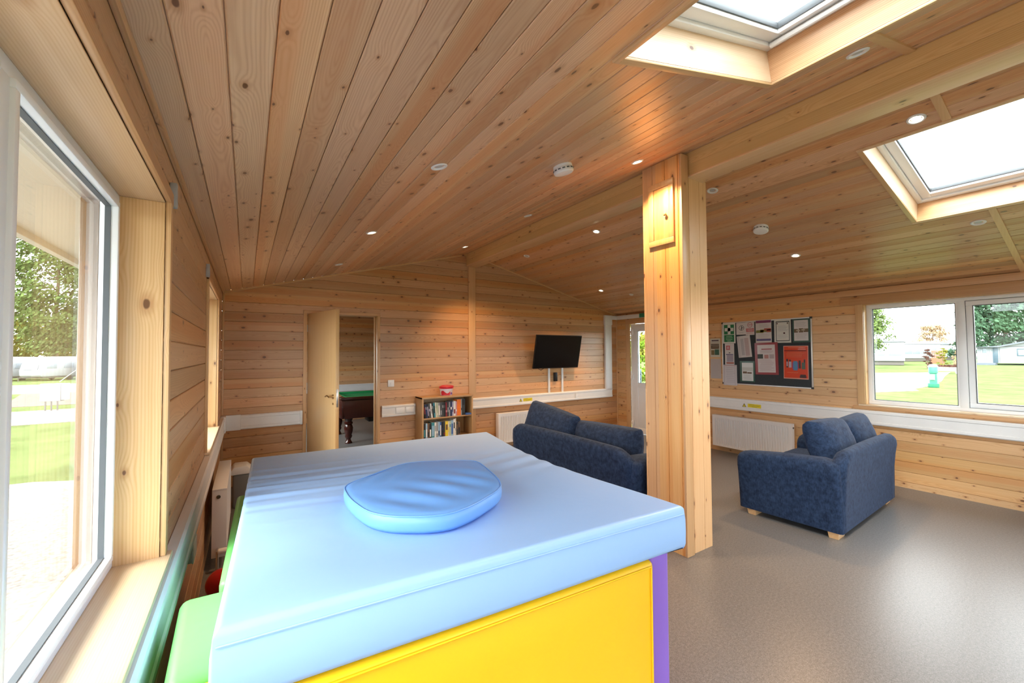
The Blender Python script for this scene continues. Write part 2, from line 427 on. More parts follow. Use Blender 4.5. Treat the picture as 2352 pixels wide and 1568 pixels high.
WIN1 = (-.95, 1.815, .828, 2.045); WIN2 = (3.58, 4.80, .828, 2.045); WIN3 = (-.85, 1.848, .872, 2.072)
WINB1 = (-3.5, -1.6, .828, 2.045); WINB3 = (-3.5, -1.5, .872, 2.072)  # unseen rear window openings, added to let in more daylight
DR1 = (.872, 1.74, -.01, 2.036); DR2 = (4.50, 5.40, -.01, 2.062)
bm = bm_new()
boards(bm, lambda u, v, w_: (-w_, u, v), K(Y0), K(D), 0, ZL, PB, .008, [WIN1, WIN2, WINB1])
struct(finish(bm, 'wall_left', 'wall_y', smooth=False), 'pine boarded wall with the near window', 'wall')
bm = bm_new()
lo = lambda v: 0 if v <= ZL else (v-ZL)/KL
hi = lambda v: W if v <= ZR else W-(v-ZR)/KR
cuts = [0, ZL, ZR, ZT-.001]
for a, b_ in zip(cuts, cuts[1:]):
    boards(bm, lambda u, v, w_: (u, D+w_, v), lo, hi, a, b_, PB, .008, [DR1])
struct(finish(bm, 'wall_far', 'wall_x', smooth=False), 'pine boarded gable wall with the open door', 'wall')
bm = bm_new()
boards(bm, lambda u, v, w_: (W+w_, u, v), K(Y0), K(D), 0, ZR, PB, .064, [WIN3, DR2, WINB3])
M['wall_r'] = wood('pine wall boards right', 'y', 'z', 'x', PB, .064, 91, knots=1.15, vary=.6, light=(.72, .45, .22), dark=(.57, .31, .125))
struct(finish(bm, 'wall_right', 'wall_r', smooth=False), 'pine boarded wall with the wide window', 'wall')
bm = bm_new()
for a, b_ in zip(cuts, cuts[1:]):
    boards(bm, lambda u, v, w_: (u, Y0-w_, v), lo, hi, a, b_, PB, .008, [(1.4, 5.0, -.01, 2.1)])  # opening for the added glazed doors
struct(finish(bm, 'wall_back', 'wall_x', smooth=False), 'pine boarded end wall behind the camera', 'wall')
# ceilings
SKL = (1.395, 2.495, .03, 1.023); SKR = (3.81, 4.985, .05, 1.045)
SKLb = (1.395, 2.495, -2.70, -1.70); SKRb = (3.81, 4.985, -2.70, -1.70)  # extra roof openings out of view, added to brighten the room
bm = bm_new()
boards(bm, lambda u, v, w_: (v, u, zc(v)+w_), K(Y0), K(D), 0, XR, PC, .082, [(s[2], s[3], s[0], s[1]) for s in (SKL, SKLb)])
cl = finish(bm, 'ceiling', 'ceil_l', smooth=False); struct(cl, 'sloping pine boarded ceiling, left side of the beam', 'ceiling')
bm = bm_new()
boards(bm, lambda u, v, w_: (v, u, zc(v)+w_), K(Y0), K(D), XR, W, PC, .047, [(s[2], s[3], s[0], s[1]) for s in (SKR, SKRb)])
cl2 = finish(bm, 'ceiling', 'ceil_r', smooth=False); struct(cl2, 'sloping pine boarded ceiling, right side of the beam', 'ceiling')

# games room shell beyond the far wall
bm = bm_new(); boards(bm, lambda u, v, w_: (u, Y2+w_, v), K(0), K(5.2), 0, 2.4, PB, .008)
struct(finish(bm, 'wall_games_far', 'wall_x', smooth=False), 'pine boarded end wall of the games room', 'wall')
GW = (6.3, 9.3, .9, 2.05)
bm = bm_new(); boards(bm, lambda u, v, w_: (-w_, u, v), K(D+.16), K(Y2), 0, 2.4, PB, .008, [GW])
struct(finish(bm, 'wall_games_left', 'wall_y', smooth=False), 'pine boarded window side of the games room', 'wall')
bm = bm_new(); boards(bm, lambda u, v, w_: (5.2+w_, u, v), K(D+.16), K(Y2), 0, 2.4, PB, .008)
struct(finish(bm, 'wall_games_right', 'wall_y', smooth=False), 'pine boarded inner side of the games room', 'wall')
bm = bm_new(); boards(bm, lambda u, v, w_: (u, D+.16-w_, v), K(0), K(5.2), 0, 2.4, PB, .008, [DR1])
struct(finish(bm, 'wall_games_near', 'wall_x', smooth=False), 'games room side of the partition', 'wall')
bm = bm_new(); box(bm, 0, 5.2, D+.16, Y2, 2.4, 2.45)
struct(finish(bm, 'ceiling', 'ceil_l', smooth=False), 'flat pine ceiling of the games room', 'ceiling')

# ---------------------------------------------------------------- windows
def ring(bm, ax, c0, c1, a0, a1, b0, b1, t, bev=.004):
    """rectangular frame of bar width t; slab between c0..c1 on axis x; a = y range, b = z range"""
    box(bm, c0, c1, a0, a1, b0, b0+t, bev); box(bm, c0, c1, a0, a1, b1-t, b1, bev)
    box(bm, c0, c1, a0, a0+t, b0+t-.001, b1-t+.001, bev); box(bm, c0, c1, a1-t, a1, b0+t-.001, b1-t+.001, bev)
def side_window(n, hole, side, mulls, label, sill_out=.03, lining='jamb', depth=.115, tilt=None, arch=True):
    y0, y1, z0, z1 = hole
    s = -1 if side == 'L' else 1; X = 0 if side == 'L' else W
    root = sroot('window_%d' % n, label, 'window', (X, y1, z0))
    def add(bm, nm, mat, **k):
        o = finish(bm, nm, mat, root, **k); o.matrix_parent_inverse = Matrix.Translation(-Vector((X, y1, z0))); return o
    def bx(bm, d0, d1, *r, bev=.002):
        a, b_ = X+s*d0, X+s*d1; box(bm, min(a, b_), max(a, b_), *r, bev)
    # lining
    bm = bm_new(); bx(bm, -.0, .2, y1-.0, y1+.018, z0, z1); add(bm, 'window_lining', lining)
    bm = bm_new(); bx(bm, -.0, .2, y0-.018, y0, z0, z1); add(bm, 'window_lining', lining)
    bm = bm_new(); bx(bm, -.0, .2, y0-.018, y1+.018, z1, z1+.018); add(bm, 'window_lining', 'tyx')
    bm = bm_new(); bx(bm, -sill_out, .2, y0-.02, y1+(.05 if side == 'L' else .07), z0, z0+.02, bev=.004); add(bm, 'window_sill', 'sill')
    if arch:
        bm = bm_new(); bx(bm, -.016, 0, y1+.004, y1+.045, z0+.02, z1+.045); add(bm, 'window_architrave', 'tz')
        bm = bm_new(); bx(bm, -.016, 0, y0-.045, y0-.004, z0+.02, z1+.045); add(bm, 'window_architrave', 'tz')
        bm = bm_new(); bx(bm, -.017, 0, y0-.045, y1+.046, z1+.004, z1+.045); add(bm, 'window_architrave', 'ty')
    # plastic frame
    zb = z0+.02
    F0, F1 = depth, depth+.040
    bm = bm_new(); a, b_ = X+s*F0, X+s*F1
    ring(bm, 'x', min(a, b_), max(a, b_), y0, y1, zb, z1, .036)
    ms = sorted(mulls)
    for mm_ in ms: box(bm, min(a, b_), max(a, b_), mm_-.03, mm_+.03, zb+.03, z1-.03, .004)
    add(bm, 'window_frame', 'upvc')
    bm = bm_new(); a, b_ = X+s*(depth+.0405), X+s*(depth+.085); ring(bm, 'x', min(a, b_), max(a, b_), y0, y1, zb, z1, .030); add(bm, 'reflection_trim', 'reftrim')  # ring beyond the glass, browned to stand in for the lining's reflection
    edges = [y0+.034]+[q for mm_ in ms for q in (mm_-.028, mm_+.028)]+[y1-.034]
    lights = [(edges[i], edges[i+1]) for i in range(0, len(edges), 2)]
    for i, (ya, yb) in enumerate(lights):
        za, zt = zb+.034, z1-.034
        is_sash = tilt and i == tilt[0]
        if is_sash:
            sw = .052
            bm = bm_new()
            cx = X+s*(depth+.022)
            hinge = Vector((cx, 0, zt))
            ring(bm, 'x', -.028, .028, ya+.004, yb-.004, za-zt+.004, -.004, sw, .005)
            rotm = Matrix.Rotation(math.radians(-tilt[1])*s, 4, 'Y')
            o = finish(bm, 'opening_sash', 'upvc', root); o.matrix_parent_inverse = Matrix.Translation(-Vector((X, y1, z0)))
            o.matrix_basis = Matrix.Translation(hinge) @ rotm
            bm = bm_new(); box(bm, -.006, .006, ya+.05, yb-.05, za-zt+.05, -.05)
            g = finish(bm, 'pane', 'glass', o, smooth=False)
            bm = bm_new(); ring(bm, 'x', -.0293, -.024, ya+.052, yb-.052, za-zt+.052, -.052, .008, 0)
            finish(bm, 'gasket', 'gasket', o, smooth=False)
            bm = bm_new(); ring(bm, 'x', -.0275, -.010, ya+.0005, yb-.0005, za-zt+.0005, -.0005, .0045, 0); finish(bm, 'gasket', 'gasket', o, smooth=False)
            bm = bm_new(); box(bm, -.045 if s > 0 else .028, -.028 if s > 0 else .045, (ya+yb)/2-.06, (ya+yb)/2+.06, za-zt+.018, za-zt+.034, .004)
            finish(bm, 'handle', 'upvc', o)
        else:
            bm = bm_new(); gx = X+s*(depth+.035); box(bm, gx-.006, gx+.006, ya-.01, yb+.01, za-.01, zt+.01); add(bm, 'pane', 'glass', smooth=False)
            bm = bm_new(); gx = X+s*(depth+.012)
            ring(bm, 'x', gx-.008, gx+.020, ya-.002, yb+.002, za-.002, zt+.002, .018, .003); add(bm, 'glazing_bead', 'upvc')
            bm = bm_new(); gx = X+s*(depth+.02); ring(bm, 'x', gx-.004, gx+.010, ya+.014, yb-.014, za+.014, zt-.014, .005 if side == 'L' else .009, 0); add(bm, 'gasket', 'gasket', smooth=False)
    portal((X-s*-.25, (y0+y1)/2, (z0+z1)/2), (-s, 0, 0), y1-y0, z1-z0)
    return root
M['reftrim'] = wood('outer trim in reflection brown', 'z', 'x', 'y', seed=35, knots=.5, vary=.3, light=(.36, .21, .11), dark=(.26, .14, .07))  # dark brown puts the reflected pine lining into the colour
w1 = side_window(1, WIN1, 'L', [-.03, 1.055-.9+.89], 'near window with deep pine lining over the wide sill')
w2 = side_window(2, WIN2, 'L', [], 'narrow looking window farther along the left wall')
w3 = side_window(3, WIN3, 'R', [.135, 1.066], 'wide white framed window beside the notice board', sill_out=.018, depth=.085, tilt=(1, 2.2), arch=False)
side_window(4, WINB1, 'L', [-2.5], 'added left wall window behind the camera, for daylight')
side_window(5, WINB3, 'R', [-2.5], 'added right wall window behind the camera, for daylight', depth=.085, sill_out=.018)
# right window: pine edging inside the reveal, header board
bm = bm_new(); box(bm, W-.016, W, 1.852, 1.925, .895, 2.08, .002); struct(finish(bm, 'trim_1', 'tz'))
bm = bm_new(); box(bm, W-.018, W, -.9, 2.07, 2.078, 2.183, .002); struct(finish(bm, 'trim_2', 'ty'))
bm = bm_new(); box(bm, W-.020, W, -4, 5.73, 2.186, 2.262, .003); struct(finish(bm, 'trim_3', 'ty'))
bm = bm_new(); box(bm, W-.022, W, -.9, 1.97, .838, .872, .003); struct(finish(bm, 'trim_4', 'ty'))
# window in games room and a glazed end added behind the camera for daylight
rt = sroot('window_6', 'games room window', 'window')
bm = bm_new(); ring(bm, 'x', -.12, -.05, GW[0], GW[1], GW[2], GW[3], .06); finish(bm, 'window_frame', 'upvc', rt)
bm = bm_new(); box(bm, -.09, -.08, GW[0], GW[1], GW[2], GW[3]); finish(bm, 'pane', 'glass', rt, smooth=False)
bm = bm_new(); box(bm, -.15, .02, GW[0]-.02, GW[1]+.02, GW[2]-.02, GW[2]); finish(bm, 'window_sill', 'sill', rt)
portal((-.25, (GW[0]+GW[1])/2, (GW[2]+GW[3])/2), (1, 0, 0), GW[1]-GW[0], GW[3]-GW[2])
rt = sroot('door_added', 'added glazed doors behind the camera, letting in daylight', 'door')
for i in range(4):
    bm = bm_new(); xa = 1.4+.9*i
    box(bm, xa, xa+.06, Y0-.06, Y0, 0, 2.1, .004); box(bm, xa+.84, xa+.9, Y0-.06, Y0, 0, 2.1, .004)
    box(bm, xa+.05, xa+.85, Y0-.06, Y0, 0, .1, .004); box(bm, xa+.05, xa+.85, Y0-.06, Y0, 2.02, 2.1, .004)
    finish(bm, 'door_leaf', 'upvc', rt)
    bm = bm_new(); box(bm, xa+.05, xa+.85, Y0-.035, Y0-.025, .09, 2.03); finish(bm, 'pane', 'glass', rt, smooth=False)
L = portal((3.2, Y0-.2, 1.05), (0, 1, .0001), 2.1, 3.6) if False else None

def skylight(n, s4, label, bar=True):
    xa, xb, ya, yb = s4
    mid = (xa+xb)/2; sl = (zc(xb)-zc(xa))/(xb-xa); e = Vector((1, 0, sl)).normalized(); nn = Vector((-e.z, 0, e.x))
    Ls = (xb-xa)/e.x; O = Vector((xa, ya, zc(xa)))
    mm = Matrix((e, Vector((0, 1, 0)), nn)).transposed().to_4x4(); mm.translation = O
    root = sroot('window_%d' % n, label, 'window'); root.matrix_world = mm
    Hy = yb-ya
    def add(bm, nm, mat, **k): return finish(bm, nm, mat, root, **k)
    t = .018; dp = .155
    for r_, mt in (((-t, 0, -t, Hy+t), 'ty'), ((Ls, Ls+t, -t, Hy+t), 'ty'), ((0, Ls, -t, 0), 'sky_x'), ((0, Ls, Hy, Hy+t), 'sky_x')):
        bm = bm_new(); box(bm, *r_, 0, dp+.08, .001); add(bm, 'shaft_lining', mt, smooth=False)
    # trim on the ceiling
    q = .032
    for r_, mt in (((-q, 0, -q, Hy+q), 'tyx'), ((Ls, Ls+q, -q, Hy+q), 'tyx'), ((0, Ls, -q, 0), 'sky_f'), ((0, Ls, Hy, Hy+q), 'sky_f')):
        bm = bm_new(); box(bm, *r_, -.012, 0, .002); add(bm, 'ceiling_trim', mt)
    def fr(a, b_, inset, wd, nm, mat='upvc'):
        bm = bm_new()
        x0, x1, y0, y1 = inset, Ls-inset, inset, Hy-inset
        box(bm, x0, x1, y0, y0+wd, a, b_, .004); box(bm, x0, x1, y1-wd, y1, a, b_, .004)
        box(bm, x0, x0+wd, y0+wd-.001, y1-wd+.001, a, b_, .004); box(bm, x1-wd, x1, y0+wd-.001, y1-wd+.001, a, b_, .004)
        return add(bm, nm, mat)
    fr(dp-.005, dp+.08, 0, .035, 'window_frame')
    fr(dp+.012, dp+.085, .037, .058, 'sash')
    fr(dp+.03, dp+.06, .095, .007, 'gasket', 'gasket')
    bm = bm_new(); box(bm, .09, Ls-.09, .09, Hy-.09, dp+.045, dp+.055); add(bm, 'pane', 'glass', smooth=False)
    if bar:
        bm = bm_new(); xx = Ls-.05
        tube(bm, [(xx, .03, dp-.005), (xx, Hy-.04, dp-.005)], .013, 10); add(bm, 'ventilation_bar', 'white')
    c = O+e*Ls/2+Vector((0, Hy/2, 0))+nn*.35
    portal(c, -nn, Ls, Hy)
    return root
M['sky_x'] = wood('skylight lining along slope', 'x', 'z', 'y', seed=101, knots=.3, vary=.3, light=(.85, .66, .46), dark=(.76, .53, .31))
M['sky_f'] = wood('skylight trim along slope', 'x', 'y', 'z', seed=111, knots=.3, vary=.3, light=(.72, .47, .24), dark=(.6, .36, .15))
skylight(7, SKL, 'roof window in the left slope, near the top edge of the photo')
skylight(8, SKR, 'roof window in the right slope, at the right edge of the photo', False)
skylight(9, SKLb, 'added left roof window behind the camera, for daylight')
skylight(10, SKRb, 'added right roof window behind the camera, for daylight')

# ---------------------------------------------------------------- trims
def slope_strip(xa, xb, ya, yb, th, mat, name):
    bm = bm_new()
    v = []
    for x in (xa, xb):
        for y in (ya, yb):
            for dz in (-th, .002): v.append(bm.verts.new((x, y, zc(x)+dz)))
    idx = [(0, 1, 3, 2), (4, 6, 7, 5), (0, 4, 5, 1), (2, 3, 7, 6), (0, 2, 6, 4), (1, 5, 7, 3)]
    for f in idx: bm.faces.new([v[i] for i in f])
    bmesh.ops.recalc_face_normals(bm, faces=bm.faces)
    return struct(finish(bm, name, mat, smooth=False))
M['slx'] = wood('pine batten along slope', 'x', 'y', 'z', seed=121, knots=.2, vary=.3, light=(.70, .44, .22), dark=(.58, .33, .14))
tn = 5
for (xa, xb) in ((.0, SKL[0]-.035), (SKL[1]+.035, 3.10), (3.285, SKR[0]-.035), (SKR[1]+.035, W)):
    slope_strip(xa, xb, .612, .652, .010, 'slx', 'trim_%d' % tn); tn += 1
slope_strip(0, XR, D-.016, D, .02, 'slx', 'trim_%d' % tn); tn += 1
slope_strip(XR, W, D-.016, D, .02, 'slx', 'trim_%d' % tn); tn += 1
bm = bm_new(); box(bm, 0, .022, D-.022, D, 0, ZL, .006); struct(finish(bm, 'trim_%d' % tn, 'tz')); tn += 1
bm = bm_new(); box(bm, W-.018, W, D-.018, D, 0, ZR, .005); struct(finish(bm, 'trim_%d' % tn, 'tz')); tn += 1
bm = bm_new(); box(bm, 0, .016, Y0, D, ZL-.024, ZL+.004, .006); struct(finish(bm, 'trim_%d' % tn, 'ty')); tn += 1
# upright board under the beam on the far wall
bm = bm_new(); box(bm, 3.135, 3.255, D-.02, D, 0, 2.90, .003); struct(finish(bm, 'trim_%d' % tn, 'tzx')); tn += 1
# architrave of door 1
# ---------------------------------------------------------------- door 1 (open, pine)
dr = sroot('door_1', 'open pale veneer door to the games room', 'door', (.878, D, 0))
def dadd(bm, nm, mat, par=dr, base=Vector((.878, D, 0)), **k):
    o = finish(bm, nm, mat, par, **k); o.matrix_parent_inverse = Matrix.Translation(-base); return o
for r_ in ((.834, .874), (1.742, 1.782)):
    bm = bm_new(); box(bm, *r_, D-.018, D, 0, 2.077, .003); dadd(bm, 'architrave', 'tzx')
bm = bm_new(); box(bm, .834, 1.782, D-.0185, D, 2.038, 2.078, .003); dadd(bm, 'architrave', 'tx')
for r_ in ((.850, .874), (1.738, 1.762)):
    bm = bm_new(); box(bm, *r_, D-.004, D+.162, 0, 2.04, .001); dadd(bm, 'door_lining', 'tz')
bm = bm_new(); box(bm, .85, 1.762, D-.004, D+.162, 2.034, 2.054, .001); dadd(bm, 'door_lining', 'tx')
for r_ in ((1.722, 1.738),):
    bm = bm_new(); box(bm, *r_, D+.05, D+.09, 0, 2.034, .001); dadd(bm, 'door_stop', 'tz')
leaf = sroot('door_leaf'); del leaf['kind']; leaf.parent = dr
leaf.location = (.004, -.006, 0); leaf.rotation_euler = (0, 0, -math.radians(76.5))
# leaf local: x along the leaf, y = thickness (0..0.04)
bm = bm_new(); box(bm, 0, .832, 0, .04, .006, 2.028, .002); lf = finish(bm, 'door_panel', 'veneer', leaf)
bm = bm_new(); box(bm, .829, .8335, .009, .031, .93, 1.13, .001); finish(bm, 'lock_plate', 'steel', leaf)
for sgn, y_ in ((1, .04), (-1, 0)):
    bm = bm_new()
    lathe(bm, [(.026, 0), (.026, .006), (.012, .01), (.010, .045), (.010, .05)], 20, Matrix.Translation((.77, y_, 1.045)) @ Matrix.Rotation(-math.pi/2*sgn, 4, 'X'))
    yy = y_+sgn*.047
    tube(bm, [(.77, yy, 1.045), (.745, yy, 1.05), (.715, yy, 1.056), (.69, yy, 1.052), (.67, yy, 1.042), (.655, yy, 1.044)], [.009, .0085, .008, .0075, .007, .005], 10)
    finish(bm, 'lever_handle', 'brass', leaf)
    bm = bm_new(); lathe(bm, [(.013, 0), (.013, .004), (.006, .005)], 16, Matrix.Translation((.77, y_, .965)) @ Matrix.Rotation(-math.pi/2*sgn, 4, 'X')); finish(bm, 'keyhole_plate', 'brass', leaf)
for z in (.25, 1.12, 1.85):
    bm = bm_new(); lathe(bm, [(.007, -.045), (.007, .045)], 10, Matrix.Translation((0, -.004, z))); finish(bm, 'hinge', 'steel', leaf)

# ---------------------------------------------------------------- door 2 (white plastic, half glazed)
d2 = sroot('door_2', 'white half glazed outside door, partly behind the pillar', 'door', (W, 5.40, 0))
def d2add(bm, nm, mat, **k):
    o = finish(bm, nm, mat, d2, **k); o.matrix_parent_inverse = Matrix.Translation(-Vector((W, 5.40, 0))); return o
bm = bm_new(); box(bm, W-.018, W, 5.405, 5.505, 0, 2.11, .003); d2add(bm, 'architrave', 'tz')
bm = bm_new(); box(bm, W-.018, W, 4.39, 4.495, 0, 2.11, .003); d2add(bm, 'architrave', 'tz')
bm = bm_new(); box(bm, W-.0185, W, 4.39, 5.505, 2.064, 2.15, .003); d2add(bm, 'architrave', 'ty')
bm = bm_new(); box(bm, W+.005, W+.07, 5.33, 5.40, 0, 2.06, .004); box(bm, W+.005, W+.07, 4.50, 4.57, 0, 2.06, .004); box(bm, W+.005, W+.07, 4.56, 5.34, 1.99, 2.06, .004)
d2add(bm, 'door_frame', 'upvc')
bm = bm_new(); ring(bm, 'x', W, W+.06, 4.575, 5.335, .01, 2.02, .10, .005); box(bm, W, W+.06, 4.67, 5.24, .86, .95, .005)
box(bm, W+.012, W+.05, 4.66, 5.245, .10, .87, .004)
for y in (4.81, 4.95, 5.10): box(bm, W+.010, W+.014, y-.002, y+.002, .12, .85)
d2add(bm, 'door_leaf', 'upvc')
bm = bm_new(); box(bm, W+.025, W+.035, 4.66, 5.245, .94, 1.93); d2add(bm, 'pane', 'glass', smooth=False)
bm = bm_new(); ring(bm, 'x', W+.008, W+.02, 4.672, 5.238, .948, 1.922, .008, 0); d2add(bm, 'gasket', 'gasket', smooth=False)
for z in (.19, 1.06, 1.91):
    bm = bm_new(); box(bm, W-.022, W+.006, 5.33, 5.36, z-.05, z+.05, .006); box(bm, W-.014, W+.006, 5.35, 5.395, z-.03, z+.03, .004); d2add(bm, 'hinge', 'upvc')
bm = bm_new(); box(bm, W-.012, W, 4.60, 4.63, .95, 1.17, .004); tube(bm, [(W-.01, 4.615, 1.08), (W-.05, 4.615, 1.08), (W-.05, 4.74, 1.08)], .009, 10); d2add(bm, 'lever_handle', 'white')

# ---------------------------------------------------------------- pillar, cupboard, beam
pl = thing('pine_pillar', 'square boxed pine pillar carrying the beam, between the two sofas', 'pillar', (3.168, 2.085, 0))
PX0, PX1, PY0, PY1 = 3.0, 3.335, 1.911, 2.262
def padd(bm, nm, mat, **k):
    o = finish(bm, nm, mat, pl, **k); o.matrix_parent_inverse = Matrix.Translation(-Vector((3.168, 2.085, 0))); return o
bm = bm_new()
boards(bm, lambda u, v, w_: (PX0+w_, v, u), K(0), K(zc(PX0)-.002), PY0+.006, PY1, .118, PY0+.02, cv=.003)
padd(bm, 'side_boards', 'pil_y', smooth=False)
bm = bm_new()
boards(bm, lambda u, v, w_: (v, PY0+w_, u), K(0), K(2.886), PX0+.088, PX1, .135, PX0+.105, gap=True, cv=.003)
padd(bm, 'front_boards', 'tzx', smooth=False)
bm = bm_new(); box(bm, PX0+.001, PX1, PY1-.012, PY1, 0, 2.88); box(bm, PX1-.012, PX1, PY0+.002, PY1, 0, 2.88); padd(bm, 'rear_boards', 'tz', smooth=False)
bm = bm_new(); box(bm, PX0-.004, PX0+.084, PY0-.014, PY0+.006, 0, 3.035, .003); padd(bm, 'corner_board', 'tzx')
# cupboard door high on the left face
cd = thing('pillar_cupboard', '', ''); del cd['label']; del cd['category']; cd.name = 'cupboard_door'
cd.parent = pl; cd.matrix_parent_inverse = Matrix.Translation(-Vector((3.168, 2.085, 0)))
cd.location = (PX0, 2.078, 2.62)
bm = bm_new()
for r_ in ((-.115, .115, -.252, -.205), (-.115, .115, .205, .252)): box(bm, -.018, 0, r_[0], r_[1], r_[2], r_[3], .004)
for r_ in ((-.115, -.070, -.206, .206), (.070, .115, -.206, .206)): box(bm, -.018, 0, r_[0], r_[1], r_[2], r_[3], .004)
finish(bm, 'cupboard_frame', 'tz', cd)
bm = bm_new(); box(bm, -.010, 0, -.068, .068, -.203, .203, .002); finish(bm, 'door_panel', 'tz', cd)
bm = bm_new(); lathe(bm, [(.006, 0), (.007, .010), (.013, .016), (.014, .022), (.009, .028), (.001, .03)], 16, Matrix.Translation((-.010, -.048, -.02)) @ Matrix.Rotation(-math.pi/2, 4, 'Y')); finish(bm, 'knob', 'tz', cd)

bmx = thing('ridge_beam', 'long pine beam running under the ridge from the far wall past the pillar', 'beam', (3.19, D, 2.89))
bm = bm_new()
BX0, BX1 = 3.104, 3.285
prism(bm, [(BX0, 2.888), (BX1, 2.888), (BX1, 2.974), (BX0, 2.974)], 'y', Y0, D-.003, .0025)
prism(bm, [(BX0, 2.9745), (BX1, 2.9745), (BX1, zc(BX1)), (XR, ZT), (BX0, zc(BX0))], 'y', Y0, D-.003, .0025)
o = finish(bm, 'beam_timber', 'beam', bmx, smooth=False); o.matrix_parent_inverse = Matrix.Translation(-Vector((3.19, D, 2.89)))
bm = bm_new(); box(bm, BX0-.006, BX1+.006, Y0, D-.002, 2.872, 2.888, .003)
o = finish(bm, 'beam_soffit_board', 'tyx', bmx); o.matrix_parent_inverse = Matrix.Translation(-Vector((3.19, D, 2.89)))
# ================================================================== THINGS
def child(bm, nm, mat, par, base, **k):
    """part given in world coordinates under a thing whose base stands at base (no rotation)"""
    o = finish(bm, nm, mat, par, **k); o.matrix_parent_inverse = Matrix.Translation(-Vector(base)); return o
ZT0, ZT1 = .660, .826    # cable trunking bottom and top
def warn_sticker(par, base, face, c, zc_, s=1):
    """yellow triangle and label strip. face 'y' = on the far wall (facing -y), 'x' = on the right wall (facing -x)"""
    def P(a, h, d):
        return (a, base_d-d, h) if face == 'y' else (base_d-d, a, h)
    base_d = c[2]
    sg = 1 if face == 'y' else -1      # direction that reads left to right from inside the room
    bm = bm_new()
    a0 = c[0]
    T = [(a0-.03*sg, zc_-.026), (a0+.03*sg, zc_-.026), (a0, zc_+.028)]
    A = [bm.verts.new(P(a, h, .001)) for a, h in T]; bm.faces.new(A)
    child(bm, 'warning_triangle', 'yellow_st', par, base, smooth=False)
    bm = bm_new()
    I = [(a0-.021*sg, zc_-.021), (a0+.021*sg, zc_-.021), (a0, zc_+.018)]; J = [(a0-.030*sg, zc_-.026), (a0+.030*sg, zc_-.026), (a0, zc_+.028)]
    vi = [bm.verts.new(P(a, h, .0016)) for a, h in I]; vj = [bm.verts.new(P(a, h, .0016)) for a, h in J]
    for k in range(3): bm.faces.new((vi[k], vi[(k+1) % 3], vj[(k+1) % 3], vj[k]))
    Z = [(a0-.004, zc_+.006), (a0+.006, zc_+.008), (a0, zc_-.004), (a0+.004, zc_-.004), (a0-.002, zc_-.018), (a0, zc_-.007), (a0-.006, zc_-.006)]
    bm.faces.new([bm.verts.new(P(a, h, .0016)) for a, h in Z])
    child(bm, 'triangle_border', 'ink', par, base, smooth=False)
    bm = bm_new(); x0 = a0+.05*sg; x1 = a0+.235*sg
    bm.faces.new([bm.verts.new(P(a, h, .001)) for a, h in ((x0, zc_-.026), (x1, zc_-.026), (x1, zc_+.026), (x0, zc_+.026))])
    child(bm, 'warning_label', 'yellow_st', par, base, smooth=False)
    bm = bm_new()
    for i, (q0, q1) in enumerate(((.12, .5), (.08, .92), (.08, .86), (.3, .7))):
        h = zc_+.018-i*.0115
        bm.faces.new([bm.verts.new(P(a, hh, .0016)) for a, hh in ((x0+(x1-x0)*q0, h-.003), (x0+(x1-x0)*q1, h-.003), (x0+(x1-x0)*q1, h+.002), (x0+(x1-x0)*q0, h+.002))])
    child(bm, 'label_print', M['lblink'], par, base, smooth=False)
M['lblink'] = plain('olive print', (.40, .34, .03), .5)
def trunk_profile(z0, z1, d):
    h = z1-z0
    return [(.002, z0), (d*.8, z0), (d, z0+.01), (d, z0+h*.20), (d-.006, z0+h*.23), (d-.006, z0+h*.77), (d, z0+h*.80), (d, z1-.01), (d*.8, z1), (.002, z1)]
def trunk_y(name, label, yA, yB, X, s, d=.045, z0=ZT0, z1=ZT1):
    t = thing(name, label, 'cable trunking', (X, (yA+yB)/2, z0), group='white cable trunking on the walls')
    bm = bm_new(); prism(bm, [(X+s*a, z) for a, z in trunk_profile(z0, z1, d)], 'y', yA, yB); child(bm, 'trunking_channel', 'white', t, (X, (yA+yB)/2, z0), angle=20)
    return t, (X, (yA+yB)/2, z0)
def trunk_x(name, label, xA, xB, Y, d=.045, z0=ZT0, z1=ZT1, s=-1):
    t = thing(name, label, 'cable trunking', ((xA+xB)/2, Y, z0), group='white cable trunking on the walls')
    bm = bm_new(); prism(bm, [(Y+s*a, z) for a, z in trunk_profile(z0, z1, d)], 'x', xA, xB); child(bm, 'trunking_channel', 'white', t, ((xA+xB)/2, Y, z0), angle=20)
    return t, ((xA+xB)/2, Y, z0)
def socket_face(par, base, xA, xB, Y, zmid, n=2, d=.047):
    """double socket plate on trunking that faces -y"""
    w_ = (xB-xA)
    bm = bm_new(); box(bm, xA, xB, Y-d-.006, Y-d, zmid-.04, zmid+.04, .003); p = child(bm, 'socket_plate', 'upvc', par, base)
    for k in range(n):
        bm = bm_new(); cx = xA+w_*(k+.5)/n
        for dx, dz, a, b_ in ((0, .012, .004, .009), (-.012, -.010, .006, .004), (.012, -.010, .006, .004)):
            box(bm, cx+dx-a/2, cx+dx+a/2, Y-d-.007, Y-d-.0055, zmid+dz-b_/2, zmid+dz+b_/2)
        o = finish(bm, 'socket_outlet', 'gasket', p, smooth=False); o.matrix_parent_inverse = Matrix.Translation(-Vector(base))
t, b = trunk_y('cable_trunking', 'white trunking along the left wall below the two window sills', Y0+.02, D-.055, 0, 1)
bm = bm_new(); box(bm, .002, .052, D-.19, D-.054, ZT0-.004, ZT1+.006, .004); child(bm, 'corner_cover', 'white', t, b)
t, b = trunk_x('cable_trunking', 'white trunking on the far wall between the left corner and the open door', .046, .828, D)
bm = bm_new(); box(bm, .002, .19, D-.052, D-.002, ZT0-.004, ZT1+.006, .004); child(bm, 'corner_cover', 'white', t, b)
